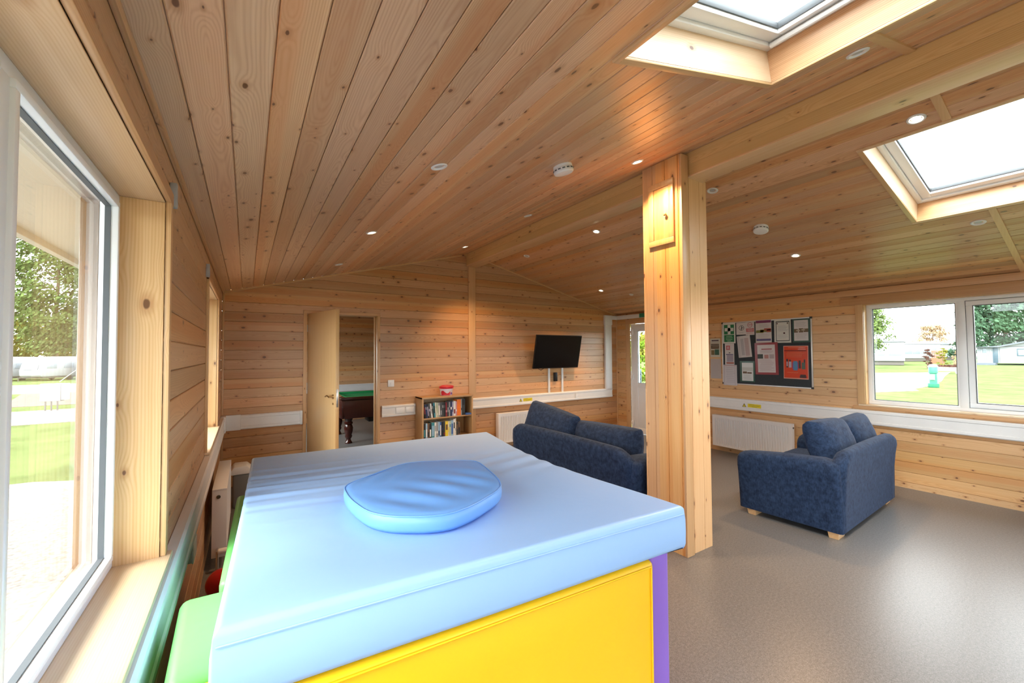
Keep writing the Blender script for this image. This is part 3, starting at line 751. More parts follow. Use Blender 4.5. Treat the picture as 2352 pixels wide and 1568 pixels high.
bm = bm_new(); box(bm, .80, .832, D-.05, D-.002, ZT0-.003, ZT1+.003, .01, 3); child(bm, 'end_cap', 'white', t, b)
t, b = trunk_x('cable_trunking', 'short white trunking with sockets between the door and the bookcase', 1.80, 2.272, D, z0=.655, z1=.812)
socket_face(t, b, 1.99, 2.11, D, .735); socket_face(t, b, 2.13, 2.25, D, .735)
t, b = trunk_x('cable_trunking', 'white trunking under the television that turns up to the ceiling', 3.09, 6.235, D)
bm = bm_new(); box(bm, 6.065, 6.235, D-.045, D-.002, ZT1-.02, 2.235, .004); box(bm, 6.09, 6.21, D-.048, D-.044, ZT1, 2.06, .001); child(bm, 'trunking_upright', 'white', t, b)
bm = bm_new(); box(bm, 6.055, 6.245, D-.053, D-.002, 2.06, 2.245, .004); child(bm, 'corner_cover', 'white', t, b)
bm = bm_new(); box(bm, 6.235, W-.002, D-.046, D-.002, 2.165, 2.240, .004); box(bm, W-.046, W-.003, 4.3, D-.02, 2.165, 2.240, .004); child(bm, 'trunking_overhead', 'white', t, b)
bm = bm_new(); box(bm, 5.28, 5.33, D-.052, D-.044, .70, .78, .002); child(bm, 'joint_clip', 'white', t, b)
warn_sticker(t, b, 'y', (4.085, 0, D-.039), .74)
t, b = trunk_y('cable_trunking', 'long white trunking on the right wall under the notice board and window', Y0+.02, 4.38, W, -1)
warn_sticker(t, b, 'x', (3.255, 0, W-.039), .742)
trunk_x('cable_trunking', 'white trunking with sockets seen in the games room through the open door', .3, 5.0, Y2)
# small socket under the left trunking
t = thing('wall_socket', 'white wall socket tucked under the left wall trunking near the radiator', 'socket', (0, 2.52, .55))
bm = bm_new(); box(bm, 0, .034, -.07, .07, 0, .085, .004); finish(bm, 'back_box', 'white', t)
bm = bm_new(); box(bm, .034, .041, -.073, .073, -.002, .087, .003); finish(bm, 'face_plate', 'upvc', t)
# light switch
t = thing('light_switch', 'square white light switch on the far wall beside the door', 'switch', (1.932, D, 1.112))
bm = bm_new(); box(bm, -.044, .044, -.012, 0, -.047, .047, .003); finish(bm, 'switch_plate', 'upvc', t)
bm = bm_new(); box(bm, -.008, .008, -.017, -.012, -.014, .014, .002); finish(bm, 'rocker', 'upvc', t)
# window contacts
for nm, y, x0, lbl in (('alarm_sensor', 3.49, .0, 'small grey alarm sensor on the left wall above the farther window'), ('alarm_sensor', 1.905, .0, 'small grey alarm sensor on the left wall at the near window corner')):
    t = thing(nm, lbl, 'sensor', (x0, y, 2.10))
    bm = bm_new(); box(bm, 0, .022, -.012, .012, -.045, .045, .003); finish(bm, 'sensor_body', M.setdefault('greyp', plain('grey plastic', (.42, .40, .40), .4)), t)
    bm = bm_new(); box(bm, 0, .016, .016, .028, -.03, .03, .003); finish(bm, 'magnet', M['greyp'], t)

# exit sign
t = thing('exit_sign', 'green exit sign on the overhead trunking above the white door, half behind the pillar', 'sign', (W-.048, 4.96, 2.165))
M['exitg'] = plain('exit sign green', (.03, .25, .16), .4); 
bm = bm_new(); box(bm, -.02, 0, -.17, .17, .002, .078, .003); finish(bm, 'sign_body', M['exitg'], t)
lettering('EXIT', .07, 'exit_lettering', 'upvc', t, (-.0215, -.03, .04), (math.pi/2, 0, -math.pi/2))

# ---------------------------------------------------------------- downlights, smoke alarms
M['lens_on'] = plain('lit lamp', (1, .9, .75), .4, emit=(1, .80, .52), es=16)
M['lens_off'] = plain('unlit lamp glass', (.50, .52, .53), .15)
def slope_rot(x): return (0, -math.atan(KL) if x < XR else math.atan(KR), 0)
XL0, XL1, XR0, XR1 = 1.108, 2.703, 3.679, 5.224
DL = [(XL0, 2.07, 0, 'unlit white downlight in the left ceiling, row nearest the camera above the blue mat'),
      (XL0, 3.51, 1, 'lit downlight in the left ceiling, in front of the open door'),
      (XL0, 4.96, 0, 'unlit downlight in the left ceiling nearest the open door'),
      (XL1, 4.98, 1, 'lit downlight left of the beam nearest the gable wall'),
      (XL1, 3.50, 0, 'unlit dim downlight left of the beam, halfway down the room'),
      (XL1, 2.065, 1, 'lit downlight beside the pillar on the left of the beam'),
      (XL1, .73, 0, 'large unlit downlight between the left roof window and the beam'),
      (XR0, .745, 1, 'lit downlight beside the right roof window, nearest the beam'),
      (XR0, 2.06, 0, 'unlit downlight just right of the pillar top'),
      (XR0, 3.495, 1, 'lit downlight right of the beam, just left of the pillar in the photo'),
      (XR0, 4.93, 0, 'unlit downlight right of the beam nearest the gable wall'),
      (XR1, 4.97, 1, 'lit downlight low in the right ceiling near the far right corner'),
      (XR1, 2.06, 1, 'lit downlight above the notice board side of the right ceiling'),
      (XR1, .735, 0, 'unlit downlight below the right roof window')]
for x, y, on, lbl in DL:
    t = thing('downlight', lbl, 'ceiling light', (x, y, zc(x)), slope_rot(x), 'recessed downlights in the two ceiling slopes')
    bm = bm_new(); lathe(bm, [(.028, -.001), (.030, -.004), (.043, -.007), (.045, -.004), (.0455, .001)], 28)
    bm2 = bm_new()
    # ring only: rebuild as open band
    bm.free(); bm = bm_new(); seg = 28; prof = [(.023, .004), (.027, -.001), (.031, -.003), (.034, -.006), (.043, -.006), (.046, -.001)]
    rings = [[bm.verts.new((r_*math.cos(2*math.pi*i/seg), r_*math.sin(2*math.pi*i/seg), z)) for i in range(seg)] for r_, z in prof]
    for a, b_ in zip(rings, rings[1:]):
        for i in range(seg): bm.faces.new((a[i], a[(i+1) % seg], b_[(i+1) % seg], b_[i]))
    bm2.free()
    finish(bm, 'trim_ring', 'white', t)
    bm = bm_new(); lathe(bm, [(.024, .003), (.0225, .0), (.010, -.0015)], 24); finish(bm, 'lamp_lens', 'lens_on' if on else 'lens_off', t)
    if on:
        L = bpy.data.lights.new('downlight_lamp', 'SPOT'); L.energy = 32; L.color = (1, .60, .29); L.spot_size = math.radians(105); L.spot_blend = .8; L.shadow_soft_size = .03
        lo_ = bpy.data.objects.new('downlight_lamp', L); COL.objects.link(lo_); lo_.parent = t; lo_.location = (0, 0, -.02)
for x, y, lbl in ((2.005, 2.105, 'round white smoke alarm in the middle of the left ceiling'), (4.476, 2.046, 'round white smoke alarm on the right ceiling beyond the pillar')):
    t = thing('smoke_alarm', lbl, 'smoke alarm', (x, y, zc(x)), slope_rot(x), 'smoke alarms on the ceiling')
    bm = bm_new(); lathe(bm, [(.062, .001), (.064, -.012), (.062, -.016)], 32); finish(bm, 'base_plate', 'white', t)
    bm = bm_new(); lathe(bm, [(.058, -.015), (.066, -.020), (.067, -.044), (.060, -.053), (.038, -.056)], 32); finish(bm, 'alarm_body', 'white', t)
    bm = bm_new()
    for k in range(14):
        a = 2*math.pi*k/14; mt = Matrix.Rotation(a, 4, 'Z')
        r_ = bmesh.ops.create_cube(bm, size=1)
        for v in r_['verts']: v.co = mt @ Vector((.0675+v.co.x*.002, v.co.y*.019, -.030+v.co.z*.008))
    finish(bm, 'vent_slots', 'gasket', t, smooth=False)

t = thing('ceiling_sensor', 'tiny white round sensor low on the right ceiling near the far corner', 'sensor', (5.56, 4.62, zc(5.56)), slope_rot(5.56))
bm = bm_new(); lathe(bm, [(.036, .001), (.036, -.006), (.026, -.014), (.010, -.016)], 24); finish(bm, 'sensor_body', 'white', t)
# ---------------------------------------------------------------- radiators
def radiator(name, label, L_, H, Dp, loc, rotz, valve=-1, ribs=True):
    """local: length along x, front towards -y, back against y=0"""
    t = thing(name, label, 'radiator', loc, (0, 0, rotz), 'white panel radiators')
    bm = bm_new(); pitch = .0333; n = int((L_-.05)/pitch); x = -n*pitch/2
    pts = []
    for k in range(n):
        xa = x+k*pitch
        pts += [(xa, 0), (xa+pitch*.28, 0), (xa+pitch*.40, .015), (xa+pitch*.88, .015)]
    pts.append((x+n*pitch, 0))
    zs = [0, .02, .045, H-.07, H-.045, H-.012]; am = [0, 0, 1, 1, 0, 0]
    g = [[bm.verts.new((px_, -Dp+.0+dy*a, z)) for px_, dy in ((-L_/2, 0), *pts, (L_/2, 0))] for z, a in zip(zs, am)]
    for a, b_ in zip(g, g[1:]):
        for i in range(len(a)-1): bm.faces.new((a[i], a[i+1], b_[i+1], b_[i]))
    o = finish(bm, 'front_panel', 'radw', t, angle=50)
    bm = bm_new(); box(bm, -L_/2+.01, L_/2-.01, -Dp+.03, -.03, .01, H-.02); finish(bm, 'rear_panel', 'radw', t, smooth=False)
    bm = bm_new(); box(bm, -L_/2-.002, L_/2+.002, -Dp-.001, -.012, H-.012, H, .003)
    for k in range(int(L_/.03)):
        pass
    finish(bm, 'top_grille', 'radw', t)
    for s in (-1, 1):
        bm = bm_new(); box(bm, s*L_/2-(.0 if s < 0 else .003), s*L_/2+(.003 if s < 0 else 0), -Dp-.001, -.012, .0, H-.005, .001)
        finish(bm, 'side_panel', 'radw', t)
    bm = bm_new(); s = valve
    lathe(bm, [(.011, 0), (.013, .002), (.013, .008), (.006, .009)], 16, Matrix.Translation((s*L_/2, -Dp*.5, H-.055)) @ Matrix.Rotation(math.pi/2*s, 4, 'Y')); finish(bm, 'air_vent', 'dkmetal', t)
    v = thing('radiator_valve', '', ''); del v['label']; del v['category']; v.parent = t; v.location = (s*(L_/2+.05), -Dp*.5, .06)
    bm = bm_new(); tube(bm, [(-s*.05, 0, 0), (0, 0, 0), (0, 0, -loc[2]-.06+.002)], .009, 10); finish(bm, 'pipe', 'steel', v)
    bm = bm_new(); mt = Matrix.Rotation(math.pi/2, 4, 'X')
    lathe(bm, [(.012, 0), (.019, .006), (.020, .045), (.017, .055), (.008, .058)], 18, mt); finish(bm, 'valve_head', 'white', v)
    return t
radiator('radiator', 'tall white radiator on the left wall, seen end on beside the blue mat', .95, .485, .100, (.030, 4.13, .075), math.pi/2, -1)
radiator('radiator', 'white radiator on the far wall partly behind the dark sofa', 1.10, .47, .10, (4.16, D-.012, .09), 0, 1)
radiator('radiator', 'white ribbed radiator on the right wall below the notice board', 1.10, .47, .10, (W-.012, 3.16, .09), -math.pi/2, 1)
# ---------------------------------------------------------------- television and its cables
tv = thing('television', 'black flat television tilted forward on the far wall', 'television', (4.78, 5.585, 1.54), (math.radians(12), 0, 0))
bm = bm_new(); box(bm, -.50, .50, -.018, .014, -.287, .293, .006); box(bm, -.30, .30, .012, .045, -.22, .12, .02); finish(bm, 'television_case', 'black', tv)
bm = bm_new(); box(bm, -.49, .49, -.0195, -.017, -.272, .284); finish(bm, 'screen', 'screen', tv, smooth=False)
bm = bm_new(); box(bm, -.2, .2, .04, .055, -.10, .14, .003); box(bm, -.12, .12, .05, .12, -.03, .03, .004); finish(bm, 'wall_bracket', 'dkmetal', tv)
bm = bm_new(); tube(bm, [(-.36, .03, -.26), (-.33, .05, -.31), (-.27, .06, -.335), (-.21, .07, -.31), (-.18, .08, -.25)], .005, 8); finish(bm, 'loose_cable', 'black', tv)
for x, lb in ((4.705, 'left'), (5.005, 'right')):
    t = thing('cable_conduit', 'thin white cable conduit below the television, %s of the pair' % lb, 'cable conduit', (x, D, .828), group='thin conduits below the television')
    bm = bm_new(); box(bm, -.02, .02, -.018, -.002, 0, .55, .003); finish(bm, 'conduit_channel', 'white', t)
t = thing('media_box', 'small black box on the far wall between the two thin conduits', 'media box', (4.842, D, 1.02))
bm = bm_new(); box(bm, -.036, .036, -.035, -.002, 0, .155, .006); finish(bm, 'box_body', 'black', t)

# ---------------------------------------------------------------- bookcase, books, tub
BX, BY, BH = 2.668, 5.60, .912
bc = thing('bookcase', 'low oak coloured bookcase against the far wall under the upright post', 'bookcase', (BX, BY, 0))
HW, HD, T = .392, .148, .022
def bcadd(nm, *r, mat='oak'):
    bm = bm_new(); box(bm, *r, .0015); return finish(bm, nm, mat, bc)
bcadd('side_panel', -HW, -HW+T, -HD, HD-.02, 0, BH); bcadd('side_panel', HW-T, HW, -HD, HD-.02, 0, BH)
M['oakx'] = wood('oak effect shelf', 'x', 'y', 'z', seed=74, knots=0, vary=.2, light=(.50, .30, .13), dark=(.40, .22, .09), rough=.45)
bcadd('top_panel', -HW, HW, -HD-.003, HD-.02, BH-T, BH+.002, mat='oakx'); bcadd('shelf', -HW+T, HW-T, -HD+.012, HD-.025, .605, .605+.018, mat='oakx')
bcadd('shelf', -HW+T, HW-T, -HD+.012, HD-.025, .315, .333, mat='oakx'); bcadd('shelf', -HW+T, HW-T, -HD+.012, HD-.025, .05, .07, mat='oakx')
bcadd('plinth', -HW+T, HW-T, -HD+.02, -HD+.034, 0, .05, mat='oakx')
bcadd('back_panel', -HW+.003, HW-.003, HD-.024, HD-.019, .05, BH-.01)
COLR = {'black': (.015, .015, .018), 'dark grey': (.08, .085, .09), 'charcoal': (.04, .045, .05), 'navy': (.02, .03, .10), 'dark red': (.22, .02, .03), 'cream': (.72, .68, .58),
        'white': (.78, .77, .75), 'pale green': (.48, .55, .40), 'orange': (.86, .20, .02), 'grey': (.30, .31, .33), 'teal': (.05, .26, .32), 'light blue': (.30, .48, .66),
        'blue': (.05, .13, .40), 'yellow': (.80, .62, .05), 'brown': (.16, .09, .05), 'lilac': (.38, .36, .52), 'pink': (.62, .28, .32)}
BM = {k: plain('book cover '+k, v, .45, noise=.06, nscale=30) for k, v in COLR.items()}
M['paper'] = plain('book pages', (.72, .66, .54), .8)
ORD = ['first', 'second', 'third', 'fourth', 'fifth', 'sixth', 'seventh', 'eighth', 'ninth', 'tenth', 'eleventh', 'twelfth', 'thirteenth', 'fourteenth', 'fifteenth', 'sixteenth',
       'seventeenth', 'eighteenth', 'nineteenth', 'twentieth', 'twenty-first', 'twenty-second', 'twenty-third', 'twenty-fourth', 'twenty-fifth', 'twenty-sixth']
def shelf_books(spec, x0, z, group, shelf, R_):
    x = x0
    for i, (c, w_, h, lean, band) in enumerate(spec):
        d = R_.uniform(.118, .135); hh = h
        a = math.radians(lean)
        x += w_/2+max(0, math.sin(a))*hh*.5*0
        t = thing('paperback_book', '%s paperback, %s from the left on the %s bookcase shelf' % (c, ORD[i], shelf), 'book', (BX+x, BY-HD+.022, z+.001+abs(math.sin(a))*w_/2), (0, a, 0), group)
        bm = bm_new(); box(bm, -w_/2, w_/2, .0, .0015, 0, hh, .0007)
        box(bm, -w_/2, -w_/2+.001, .001, d, 0, hh); box(bm, w_/2-.001, w_/2, .001, d, 0, hh); finish(bm, 'book_cover', BM[c], t, smooth=False)
        bm = bm_new(); box(bm, -w_/2+.001, w_/2-.001, .0015, d-.003, .002, hh-.002); finish(bm, 'pages', 'paper', t, smooth=False)
        if band:
            bm = bm_new(); z0_, z1_ = sorted(R_.sample([.15, .3, .45, .62, .8], 2))
            bm.faces.new([bm.verts.new(p) for p in ((-w_*.32, -.0004, hh*z0_), (w_*.32, -.0004, hh*z0_), (w_*.32, -.0004, hh*z1_), (-w_*.32, -.0004, hh*z1_))])
            finish(bm, 'spine_title', BM[band], t, smooth=False)
        x += w_/2+.0012
    return x
Rb = random.Random(3)
top = [('black', .022, .19, -7, 'dark red'), ('navy', .024, .195, -7, 'grey'), ('black', .020, .20, -7, 'lilac'), ('dark grey', .028, .205, -7, 'lilac'), ('white', .020, .20, -7, 'grey'), ('black', .018, .205, -6, 'grey'),
       ('teal', .022, .205, -5, 'black'), ('cream', .018, .21, -4, 'pale green'), ('pale green', .024, .208, -3, 'cream'), ('grey', .026, .205, -3, 'white'), ('dark grey', .026, .205, -2, 'grey'), ('charcoal', .026, .205, -2, 'grey'),
       ('black', .024, .205, -2, 'dark grey'), ('dark red', .022, .20, -1, 'pink'), ('charcoal', .024, .205, 0, 'grey'), ('grey', .020, .205, 0, 'navy'), ('navy', .028, .21, 0, 'white'), ('lilac', .020, .20, 0, 'navy'),
       ('white', .034, .21, 0, 'dark red'), ('pink', .020, .205, 0, 'white'), ('orange', .060, .232, 0, 'orange'), ('grey', .016, .235, 0, 'black'), ('black', .050, .235, 0, 'charcoal')]
shelf_books(top, -HW+T+.024, .623, 'paperbacks standing on the upper shelf', 'upper', Rb)
t = thing('paperback_book', 'blue book lying flat at the right end of the upper bookcase shelf', 'book', (BX+.322, BY-.112, .6245), (0, 0, .1), 'paperbacks lying flat')
bm = bm_new(); box(bm, -.044, .044, -.03, .09, 0, .022, .001); finish(bm, 'book_cover', BM['blue'], t)
low = [('black', .030, .215, 0, 'teal'), ('light blue', .026, .22, 0, 'white'), ('brown', .026, .215, 0, 'black'), ('black', .030, .21, 0, 'white'), ('teal', .044, .225, 0, 'light blue'), ('white', .024, .22, 0, 'grey'),
       ('grey', .028, .22, 0, 'white'), ('light blue', .024, .225, 0, 'navy'), ('blue', .022, .22, 0, 'white'), ('black', .030, .222, 0, 'navy'), ('charcoal', .026, .225, 0, 'dark red'), ('yellow', .044, .222, 0, 'brown'), ('cream', .018, .22, 0, 'yellow'),
       ('pale green', .024, .22, 0, 'teal'), ('light blue', .036, .228, 0, 'blue'), ('white', .026, .245, 0, 'black'), ('cream', .016, .25, 0, 'grey'), ('charcoal', .030, .20, 0, 'brown'), ('brown', .032, .19, 0, 'black')]
shelf_books(low, -HW+T+.006, .333, 'paperbacks standing on the middle shelf', 'lower', Rb)
# sweet tub
tb = thing('sweet_tub', 'red lidded white plastic tub standing on top of the bookcase', 'tub', (2.70, 5.60, BH+.003))
M['tubred'] = plain('red plastic lid', (.62, .02, .04), .3); M['tubw'] = plain('tub wall', (.80, .74, .76), .35)
bm = bm_new(); lathe(bm, [(.078, 0), (.083, .004), (.098, .105), (.098, .108)], 36); finish(bm, 'tub_body', 'tubw', tb)
bm = bm_new(); lathe(bm, [(.100, .098), (.104, .104), (.105, .124), (.099, .130), (.097, .126), (.06, .125), (.0005, .125)], 36); finish(bm, 'lid', 'tubred', tb)
bm = bm_new(); tube(bm, [(.103*math.cos(a), .103*math.sin(a)*.55-.035, .125+.02*math.sin(a)) for a in [math.pi*k/14 for k in range(15)]], .004, 8); finish(bm, 'carry_handle', 'tubred', tb)
bm = bm_new()
def wrap(bm, a0, a1, z0, z1, rfun, wav=0):
    n = 16; g = []
    for i in range(n+1):
        a = a0+(a1-a0)*i/n; q = wav*math.sin(i/n*math.pi*2.2)
        g.append([bm.verts.new(((rfun(z)+.0008)*math.cos(a), (rfun(z)+.0008)*math.sin(a), z)) for z in (z0, z1+q)])
    for a, b_ in zip(g, g[1:]): bm.faces.new((a[0], b_[0], b_[1], a[1]))
rf = lambda z: .083+.015*(z-.004)/.101
wrap(bm, math.radians(190), math.radians(285), .005, .052, rf, .02); finish(bm, 'printed_band', 'tubred', tb)
bm = bm_new(); wrap(bm, math.radians(288), math.radians(335), .012, .040, rf, .006); finish(bm, 'printed_patch', plain('violet print', (.20, .08, .32), .4), tb)

# ---------------------------------------------------------------- notice board and papers
NB_Y0, NB_Y1, NB_Z0, NB_Z1 = 2.382, 3.588, 1.035, 1.972
nbd = thing('notice_board', 'dark felt notice board in a thin aluminium frame on the right wall', 'notice board', (W, 2.985, 1.5))
base = (W, 2.985, 1.5)
M['felt'] = plain('charcoal felt', (.035, .042, .048), .95, noise=.15, nscale=120)
M['alu'] = plain('aluminium frame', (.72, .73, .74), .35, .6)
bm = bm_new(); box(bm, W-.014, W-.002, NB_Y0+.004, NB_Y1-.004, NB_Z0+.004, NB_Z1-.004); child(bm, 'felt_panel', 'felt', nbd, base, smooth=False)
bm = bm_new(); ring(bm, 'x', W-.0165, W-.002, NB_Y0, NB_Y1, NB_Z0, NB_Z1, .016, .002); child(bm, 'board_frame', 'alu', nbd, base)
for y in (NB_Y0, NB_Y1):
    for z in (NB_Z0, NB_Z1):
        bm = bm_new(); sy_ = 1 if y == NB_Y0 else -1; sz_ = 1 if z == NB_Z0 else -1
        box(bm, W-.0170, W-.002, min(y-sy_*.003, y+sy_*.024), max(y-sy_*.003, y+sy_*.024), min(z-sz_*.003, z+sz_*.024), max(z-sz_*.003, z+sz_*.024), .002); child(bm, 'corner_cap', 'ink', nbd, base)
PM = {}
def pmat(c, rough=.45):
    k = (tuple(c), rough)
    if k not in PM: PM[k] = plain('printed paper %d' % len(PM), c, rough, spec=.3)
    return PM[k]
WHT = (.60, .57, .565); INK = (.10, .10, .11); GRN = (.02, .17, .07); RED = (.60, .07, .05); MAR = (.20, .05, .12); NVY = (.10, .09, .20)
def paper(name, label, yL, zT, yR, zB, depth, base_col, items, rot=0, gloss=.4, cat='notice'):
    """sheet on the right wall. yL > yR (left edge is farther away). items: (name, colour, [(a0, a1, b0, b1) ...]) fractions from left and top"""
    wd, hg = yL-yR, zT-zB
    t = thing(name, label, cat, (W-depth, (yL+yR)/2, (zT+zB)/2), (rot, 0, 0), 'papers pinned on and beside the notice board')
    bm = bm_new(); box(bm, -.0006, .0006, -wd/2, wd/2, -hg/2, hg/2); finish(bm, 'sheet', pmat(base_col, gloss), t, smooth=False)
    for q, (nm, c, rects) in enumerate(items):
        bm = bm_new()
        for r_ in rects:
            if isinstance(r_[0], str):
                _, ca, cb, ra, th = r_; n = 28; v = []
                for k in range(n):
                    an = 2*math.pi*k/n
                    for rr in (ra, ra-th): v.append(bm.verts.new((-.0012-.0004*q, wd/2-ca*wd-rr*math.cos(an), hg/2-cb*hg+rr*math.sin(an))))
                for k in range(n):
                    a_, b_ = 2*k, 2*((k+1) % n); bm.faces.new((v[a_], v[b_], v[b_+1], v[a_+1]))
                continue
            a0, a1, b0, b1 = r_[:4]; sh = r_[4] if len(r_) > 4 else 0
            P = [(a0, b1), (a1, b1), (a1+sh, b0), (a0+sh, b0)]
            bm.faces.new([bm.verts.new((-.0012-.0004*q, wd/2-a*wd, hg/2-b_*hg)) for a, b_ in P])
        finish(bm, nm, pmat(c, gloss), t, smooth=False)
    return t
def lines(a0, a1, b0, b1, n, th=.35, seed=1):
    rr = random.Random(seed); h = (b1-b0)/n
    return [(a0+(rr.random()*.08), a1-rr.random()*.25*(a1-a0), b0+i*h, b0+i*h+h*th) for i in range(n)]
def frame_r(t_): return [(0, 1, 0, t_), (0, 1, 1-t_, 1), (0, t_*1.3, 0, 1), (1-t_*1.3, 1, 0, 1)]
dp_ = .0182
paper('first_aid_sign', 'green first aid sign with a white cross, top left on the notice board', 3.568, 1.958, 3.375, 1.650, dp_, (.62, .63, .58),
      [('green_panel', GRN, [(.10, .90, .08, .55), (.10, .90, .58, .93)]), ('white_cross', (.62, .64, .6), [(.40, .62, .09, .54), (.16, .86, .24, .40)]), ('white_text', (.45, .6, .48), [(.28, .74, .64, .66), (.25, .78, .72, .74), (.25, .76, .80, .82), (.35, .65, .87, .89)])], cat='sign')
paper('prohibition_sign', 'small white sign with a black ringed symbol beside the green first aid sign', 3.360, 1.952, 3.222, 1.775, dp_, WHT,
      [('ring_symbol', INK, [('c', .56, .44, .038, .007), (.46, .68, .40, .48, .1), (.50, .58, .28, .62, .05)]), ('caption_lines', (.35, .35, .36), [(.25, .8, .78, .80), (.3, .75, .84, .86)])], cat='sign')
paper('no_smoking_sign', 'small white sign with a red crossed ring and a red panel below it', 3.221, 1.953, 3.098, 1.766, dp_+.0022, WHT,
      [('ring_symbol', (.45, .12, .14), [('c', .5, .22, .036, .007), (.3, .7, .19, .24, .05)]), ('red_panel', (.50, .13, .14), [(.06, .95, .48, .76), (.08, .92, .84, .87)]), ('white_text', WHT, lines(.15, .95, .52, .74, 4, .3))], cat='sign')
paper('poster', 'white poster with a landscape photograph and maroon bands on top and bottom', 3.082, 1.972, 2.869, 1.645, dp_, WHT,
      [('maroon_band', MAR, [(.02, .98, .02, .13)]), ('violet_band', NVY, [(.05, .96, .82, .91)]), ('landscape_photo', (.20, .20, .06), [(.02, .5, .44, .56, .02), (.3, .8, .42, .53)]), ('red_flowers', (.38, .10, .07), [(.55, .98, .37, .47), (.7, .98, .42, .54)]), ('text_lines', (.42, .39, .40), lines(.12, .92, .62, .80, 4, .25)), ('heading_lines', (.42, .39, .40), lines(.2, .9, .2, .34, 3, .3))], cat='poster')
paper('framed_notice', 'white notice with a black inner border, second from the right on the top row', 2.833, 1.962, 2.625, 1.642, dp_, (.62, .62, .58),
      [('black_border', (.03, .045, .05), [(.10, .92, .08, .115), (.10, .92, .90, .93), (.10, .135, .08, .93), (.885, .92, .08, .93)]), ('corner_marks', (.06, .02, .03), [(.16, .22, .14, .20), (.78, .84, .14, .20), (.55, .66, .56, .62)]), ('text_lines', (.36, .37, .42), lines(.2, .85, .28, .52, 6, .28)+lines(.2, .85, .66, .84, 4, .2, 3))])
paper('poster', 'poster in a dark green border with brown photographs, top right of the board', 2.603, 1.952, 2.396, 1.643, dp_, (.05, .10, .085),
      [('white_page', WHT, [(.08, .88, .05, .93)]), ('photo_strip', (.16, .11, .07), [(.08, .3, .42, .58), (.35, .6, .40, .58), (.62, .88, .42, .57)]), ('photo_detail', (.42, .36, .28), [(.2, .42, .46, .52), (.5, .7, .44, .50)]), ('text_lines', (.33, .30, .32), lines(.15, .8, .12, .36, 6, .2)+lines(.15, .82, .64, .86, 5, .2, 4))], cat='poster')
paper('price_list', 'tilted white list with a pink column hanging on the board below the small signs', 3.342, 1.758, 3.150, 1.440, dp_+.0035, WHT,
      [('pink_column', (.50, .38, .38), [(.56, .86, .12, .94)]), ('grey_column', (.44, .42, .44), [(.25, .48, .14, .9)]), ('text_lines', (.36, .33, .36), lines(.26, .84, .12, .92, 18, .2)), ('fold_lines', (.30, .29, .30), [(.08, .10, .02, .98), (.16, .175, .02, .98)])], rot=math.radians(-5), cat='notice')
paper('safety_notice', 'narrow white notice with a red square and dark violet text at the board left edge', 3.540, 1.648, 3.398, 1.328, dp_+.0012, WHT,
      [('red_square', (.50, .10, .12), [(.14, .56, .10, .30)]), ('square_mark', WHT, [(.24, .32, .14, .26), (.38, .46, .14, .26)]), ('violet_text', NVY, [(.12, .90, .50, .54)]+[(.2, .9, .57+.06*i, .60+.06*i) for i in range(5)]), ('dark_mark', INK, [(.42, .60, .42, .46)]), ('red_foot', (.38, .14, .12), [(.15, .95, .88, .96)])], cat='notice')
paper('handwritten_notice', 'white page of grey lines overlapping the lower left corner of the notice board', 3.568, 1.325, 3.360, 1.018, .0245, (.56, .53, .56),
      [('top_rule', (.45, .16, .14), [(.04, .96, .035, .05)]), ('text_lines', (.36, .34, .40), lines(.2, .85, .14, .92, 9, .18, 9)), ('side_rules', (.25, .22, .24), [(.06, .08, .02, .98), (.86, .875, .02, .98)])], cat='notice')
paper('leaflet', 'shiny laminated leaflet with a green edge at the bottom of the notice board', 3.318, 1.385, 3.106, 1.082, dp_, (.06, .12, .10),
      [('white_page', (.62, .63, .64), [(.14, .90, .08, .95)]), ('photo_strip', (.15, .09, .06), [(.2, .48, .50, .60), (.5, .8, .53, .60)]), ('text_lines', (.38, .38, .38), lines(.2, .86, .66, .92, 6, .2, 5)), ('pale_heading', (.50, .50, .49), [(.16, .88, .30, .47)])], gloss=.12, cat='leaflet')
paper('laminated_poster', 'large white laminated poster with a dusty red border in the middle of the board', 3.098, 1.650, 2.790, 1.198, dp_+.002, (.30, .07, .08),
      [('white_page', (.62, .57, .57), [(.12, .88, .07, .93)]), ('red_heading', (.36, .09, .10), [(.30, .75, .19, .22)]), ('photo', (.04, .045, .035), [(.12, .36, .36, .50)]), ('pink_photo', (.44, .22, .20), [(.42, .60, .38, .50)]), ('rose_photo', (.42, .35, .36), [(.64, .84, .37, .50)]), ('text_lines', (.42, .28, .32), lines(.2, .86, .24, .34, 4, .3)+lines(.18, .86, .54, .90, 11, .25, 8))], rot=math.radians(-1), gloss=.14, cat='poster')
